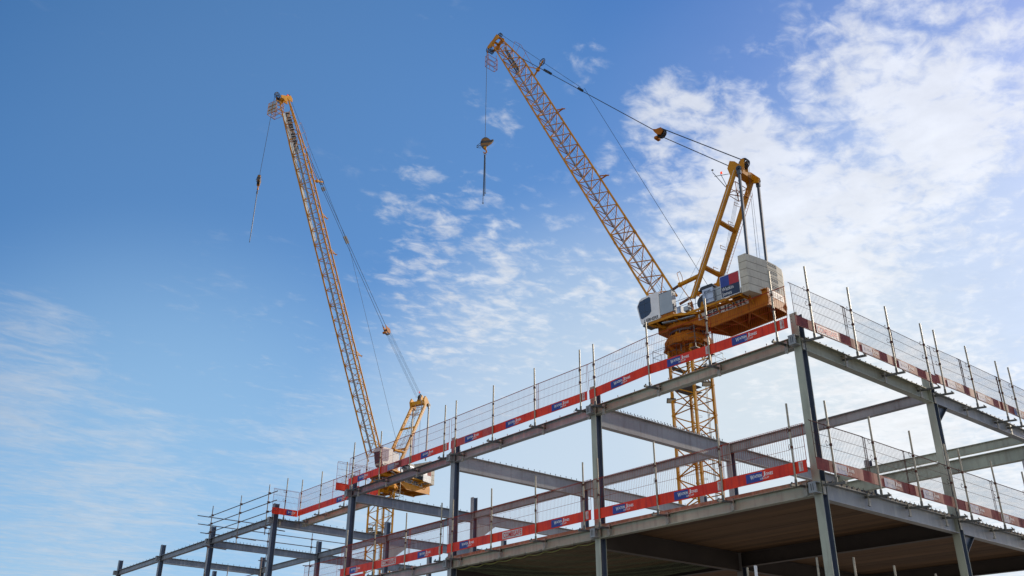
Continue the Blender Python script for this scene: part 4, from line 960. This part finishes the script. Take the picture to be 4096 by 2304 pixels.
def hook(world_top,zhook,zend,rz,label,slabel,swing=(0,0),rope_parent=None):
    bx=world_top.x+swing[0]; by=world_top.y+swing[1]
    e=empty('hook_block',(bx,by,zhook),rz); tag(e,label,'hook block')
    pr=[(-.62,.45),(-.45,.85),(-.12,1.08),(.2,1.10),(.5,.92),(.68,.74),(1.0,.86),(1.12,.76),(.86,.42),(.45,.12),(.18,-.05),(.12,-.35),(-.15,-.42),(-.36,-.2),(-.6,.1)]
    pr=[(p[0]*.88,p[1]) for p in pr]; mb=MB(); mb.prism(pr,-.16,.16,'y'); mb.build('block',M['stripe'],e)
    mb=MB(); mb.path([(-.25,-.2,.7),(-.5,-.2,.3),(-.95,-.2,-.15),(-.45,-.2,-.18)],.03,5); mb.path([(-.25,.2,.7),(-.5,.2,.3),(-.95,.2,-.15),(-.45,.2,-.18)],.03,5); mb.tube((-.95,-.2,-.15),(-.95,.2,-.15),.03,5); mb.build('guard_frame',M['dgrey'],e)
    mb=MB(); mb.disc((0,0,-.3),(0,1,0),.17,.36,12); mb.tube((0,0,-.5),(0,0,-.35),.09,8)
    pts=[(.02,0,-.5),(.16,0,-.65),(.18,0,-.85),(.04,0,-1.02),(-.12,0,-.98),(-.18,0,-.82)]
    for a,b,r in zip(pts[:-1],pts[1:],(.08,.09,.09,.08,.05)): mb.tube(a,b,r,8)
    mb.build('hook',M['yel'],e)
    mb=MB()
    up=Vector((world_top.x-bx,world_top.y-by,world_top.z-zhook)); up=Matrix.Rotation(-rz,3,'Z')@up
    mb.tube((0,0,1.0),up,.028,5); mb.build('rope',M['rope'],e)
    s=empty('lifting_chain',(bx,by,zhook-1.05),rz); tag(s,slabel,'lifting chain')
    L_=zhook-1.05-zend
    def lnk(n,a,b,r): MB().tube(a,b,r,6).build(n,M['dgrey'],s)
    sx,sy=swing[0]*.35,swing[1]*.35
    MB().ring((0,0,-.12),(0,1,0),.12,.03,10,5).build('top_ring',M['dgrey'],s)
    mb=MB(); mb.tube((0,0,-.2),(0,0,-.55),.10,8); mb.build('shortener',M['black'],s)
    for k,(dx,f) in enumerate(((-.12,1.),(-.02,.84),(.10,.8))):
        o=MB().tube((dx*.5,0,-.4),(dx+sx,sy,-L_*f),.042,6).build('chain_leg',M['dgrey'],s)
        MB().ring((dx+sx,sy,-L_*f-.08),(0,1,0),.08,.03,10,5).build('end_hook',M['dgrey'],o)
w1=world_of(c1,t1); w2=world_of(c2,t2)
hook(w1,62.2,54.6,R(-36),'yellow and black striped hook block hanging from the nearer crane','two long chains hanging from the striped hook block')
hook(w2,62.4,54.0,R(60),'small hook block hanging from the farther crane at left','chain legs hanging from the farther crane hook',swing=(-.5,.0))

# ------------------------------------------------------------------ camera
f_px,pit,yaw,roll=3668.06,.4473,.689,.0043
fw=Vector((math.sin(yaw)*math.cos(pit),math.cos(yaw)*math.cos(pit),math.sin(pit)))
r0=Vector((math.cos(yaw),-math.sin(yaw),0)); u0=r0.cross(fw)
rr_=r0*math.cos(roll)+u0*math.sin(roll); uu=-r0*math.sin(roll)+u0*math.cos(roll)
cam=bpy.data.cameras.new('camera'); cam.sensor_width=36; cam.sensor_fit='HORIZONTAL'; cam.lens=36*f_px/4096; cam.clip_start=.1; cam.clip_end=6000
co=bpy.data.objects.new('camera',cam); COL.objects.link(co)
mt=Matrix((rr_,uu,-fw)).transposed().to_4x4(); mt.translation=Vector((-19.7415,-12.4395,1.6)); co.matrix_world=mt; sc.camera=co

# ------------------------------------------------------------------ light
SE,SA=R(23),R(95.5)          # elevation; azimuth from +Y towards +X
sd=Vector((math.sin(SA)*math.cos(SE),math.cos(SA)*math.cos(SE),math.sin(SE)))
sun=bpy.data.lights.new('sun','SUN'); sun.energy=4.4; sun.angle=R(.53); sun.color=(1,.87,.70)
so=bpy.data.objects.new('sun',sun); COL.objects.link(so); so.rotation_euler=sd.to_track_quat('Z','Y').to_euler()

w=bpy.data.worlds.new('World'); sc.world=w; w.use_nodes=True; nt=w.node_tree; N=nt.nodes; L=nt.links
bg=N['Background']; bg.inputs['Strength'].default_value=.15
sky=N.new('ShaderNodeTexSky'); sky.sky_type='NISHITA'; sky.sun_disc=False; sky.sun_elevation=SE; sky.sun_rotation=SA; sky.altitude=50; sky.air_density=1.0; sky.dust_density=.6; sky.ozone_density=2.2
tc=N.new('ShaderNodeTexCoord')
def math_(op,a,b=None,c=None,clamp=False):
    n=N.new('ShaderNodeMath'); n.operation=op; n.use_clamp=clamp
    for i,v in enumerate((a,b,c)):
        if v is None: continue
        if isinstance(v,(int,float)): n.inputs[i].default_value=v
        else: L.new(v,n.inputs[i])
    return n.outputs[0]
def vmath(op,a,b=None):
    n=N.new('ShaderNodeVectorMath'); n.operation=op
    for i,v in enumerate((a,b)):
        if v is None: continue
        if isinstance(v,(tuple,Vector)): n.inputs[i].default_value=tuple(v)
        else: L.new(v,n.inputs[i])
    return n
D_=vmath('NORMALIZE',tc.outputs['Generated']).outputs[0]
sepd=N.new('ShaderNodeSeparateXYZ'); L.new(D_,sepd.inputs[0])
zc=math_('MAXIMUM',sepd.outputs['Z'],.06)
comb=N.new('ShaderNodeCombineXYZ'); L.new(math_('DIVIDE',sepd.outputs['X'],zc),comb.inputs[0]); L.new(math_('DIVIDE',sepd.outputs['Y'],zc),comb.inputs[1])
flat=comb.outputs[0]
def noise(vec,scale,detail,rough,dist=0,rot=None,sc3=None,loc=None):
    mp=N.new('ShaderNodeMapping'); L.new(vec,mp.inputs[0])
    if rot: mp.inputs['Rotation'].default_value=(0,0,rot)
    if sc3: mp.inputs['Scale'].default_value=sc3
    if loc: mp.inputs['Location'].default_value=loc
    n=N.new('ShaderNodeTexNoise'); n.inputs['Scale'].default_value=scale; n.inputs['Detail'].default_value=detail; n.inputs['Roughness'].default_value=rough; n.inputs['Distortion'].default_value=dist
    L.new(mp.outputs[0],n.inputs['Vector']); return n.outputs['Fac']
def pxdir(x,y):
    d=fw+rr_*((x-2048)/f_px)-uu*((y-1152)/f_px); return d.normalized()
def blob(x,y,rad,amp):
    """soft patch of sky where cloud is denser, centred on a compass direction"""
    d=pxdir(x,y); dp=vmath('DOT_PRODUCT',D_,d).outputs['Value']
    n=N.new('ShaderNodeMapRange'); n.interpolation_type='SMOOTHSTEP'; L.new(dp,n.inputs['Value'])
    n.inputs['From Min'].default_value=math.cos(R(rad)); n.inputs['From Max'].default_value=1.; n.inputs['To Min'].default_value=0; n.inputs['To Max'].default_value=amp
    return n.outputs[0]
def total(bl):
    o=bl[0]
    for b_ in bl[1:]: o=math_('ADD',o,b_)
    return o
# puffy altocumulus
cov=total([blob(3350,560,10,.21),blob(3900,850,9,.12),blob(3950,200,9,.20),blob(3100,1000,8,.20),blob(3350,1500,9,.16),blob(2750,650,7,.16),blob(3900,1900,10,.26),
           blob(2000,1000,9,.085),blob(1800,1150,8,.06),blob(1650,800,4,.08),blob(1300,1500,9,.05),blob(2330,250,2.4,.10),blob(1980,440,2.8,.11),blob(2600,1200,6,.14),blob(2650,430,3.2,.18),blob(2050,1400,8,.08)])
n1=noise(flat,17,10,.58,.35,loc=(1.3,.4,0),rot=R(-35),sc3=(1,1.35,1)); n2=noise(flat,6.5,7,.6,.4,loc=(3.3,1.2,0))
val=math_('ADD',math_('MULTIPLY',n1,.66),math_('MULTIPLY',n2,.56)); val=math_('ADD',val,cov)
mr=N.new('ShaderNodeMapRange'); mr.interpolation_type='SMOOTHSTEP'; L.new(val,mr.inputs['Value']); mr.inputs['From Min'].default_value=.69; mr.inputs['From Max'].default_value=1.00
puff=math_('MULTIPLY',mr.outputs[0],math_('MULTIPLY',cov,11.,clamp=True))
# wispy cirrus low on the left, thin veil low on the right
cov2=total([blob(60,1900,11,.21),blob(900,2250,12,.16),blob(1450,1700,9,.10),blob(40,1400,6,.12),blob(850,1150,4,.10)])
n3=noise(flat,2.6,12,.62,.8,rot=R(-30),sc3=(1.,1.5,1),loc=(.2,.7,0)); n4=noise(flat,13,9,.62,.6,rot=R(-30),sc3=(1.,1.5,1))
v2=math_('ADD',math_('ADD',math_('MULTIPLY',n3,.65),math_('MULTIPLY',n4,.40)),cov2)
mr=N.new('ShaderNodeMapRange'); mr.interpolation_type='SMOOTHSTEP'; L.new(v2,mr.inputs['Value']); mr.inputs['From Min'].default_value=.61; mr.inputs['From Max'].default_value=.98; mr.inputs['To Max'].default_value=.46
wisp=mr.outputs[0]
rear=N.new('ShaderNodeMapRange'); rear.interpolation_type='SMOOTHSTEP'; L.new(vmath('DOT_PRODUCT',D_,Vector((-.86,-.48,.18)).normalized()).outputs['Value'],rear.inputs['Value']); rear.inputs['From Min'].default_value=.15; rear.inputs['From Max'].default_value=.95; rear.inputs['To Max'].default_value=.85  # unseen bright haze behind the camera, added to light the long face
veil=total([rear.outputs[0],blob(3900,1500,22,.22),blob(3300,600,16,.06)])
inv=math_('MULTIPLY',math_('SUBTRACT',1.,math_('MULTIPLY',puff,.72)),math_('SUBTRACT',1.,wisp)); inv=math_('MULTIPLY',inv,math_('SUBTRACT',1.,veil,clamp=True))
fac=math_('SUBTRACT',1.,inv,clamp=True)
# cloud brightness: brighter towards the sun and in the added haze behind the camera
ds=vmath('DOT_PRODUCT',D_,sd).outputs['Value']
mr=N.new('ShaderNodeMapRange'); L.new(ds,mr.inputs['Value']); mr.inputs['From Min'].default_value=.1; mr.inputs['From Max'].default_value=.85; mr.inputs['To Min'].default_value=4.2; mr.inputs['To Max'].default_value=6.4
nb=noise(flat,9,5,.6,.2,loc=(5,2,0)); br=math_('MULTIPLY',math_('ADD',mr.outputs[0],math_('MULTIPLY',rear.outputs[0],3.6)),math_('ADD',.80,math_('MULTIPLY',nb,.40)))
cc=N.new('ShaderNodeCombineXYZ'); L.new(math_('MULTIPLY',br,.985),cc.inputs[0]); L.new(br,cc.inputs[1]); L.new(math_('MULTIPLY',br,1.03),cc.inputs[2])
hs=N.new('ShaderNodeHueSaturation'); hs.inputs['Saturation'].default_value=1.38; hs.inputs['Value'].default_value=1.0; L.new(sky.outputs[0],hs.inputs['Color'])
mx=N.new('ShaderNodeMixRGB'); L.new(fac,mx.inputs[0]); tn=N.new('ShaderNodeMixRGB'); tn.blend_type='MULTIPLY'; tn.inputs[0].default_value=1; tn.inputs[2].default_value=(1.06,.93,1.05,1); L.new(hs.outputs[0],tn.inputs[1])
vm=N.new('ShaderNodeMixRGB'); vv=total([blob(3900,1500,22,.30),blob(2600,2200,24,.34),blob(600,2450,24,.55),blob(1200,900,30,.18)]); L.new(vv,vm.inputs[0]); L.new(tn.outputs[0],vm.inputs[1]); vm.inputs[2].default_value=(2.5,4.1,5.6,1)
vm2=N.new('ShaderNodeMixRGB'); L.new(total([blob(2650,2250,25,.85),blob(3900,1850,20,.55)]),vm2.inputs[0]); L.new(vm.outputs[0],vm2.inputs[1]); vm2.inputs[2].default_value=(4.3,5.0,5.6,1)
L.new(vm2.outputs[0],mx.inputs[1]); L.new(cc.outputs[0],mx.inputs[2])
L.new(mx.outputs[0],bg.inputs['Color'])

sc.render.engine='CYCLES'
sc.view_settings.view_transform='Standard'; sc.view_settings.look='None'; sc.view_settings.exposure=0; sc.view_settings.gamma=1
sc.render.resolution_x=1024; sc.render.resolution_y=576
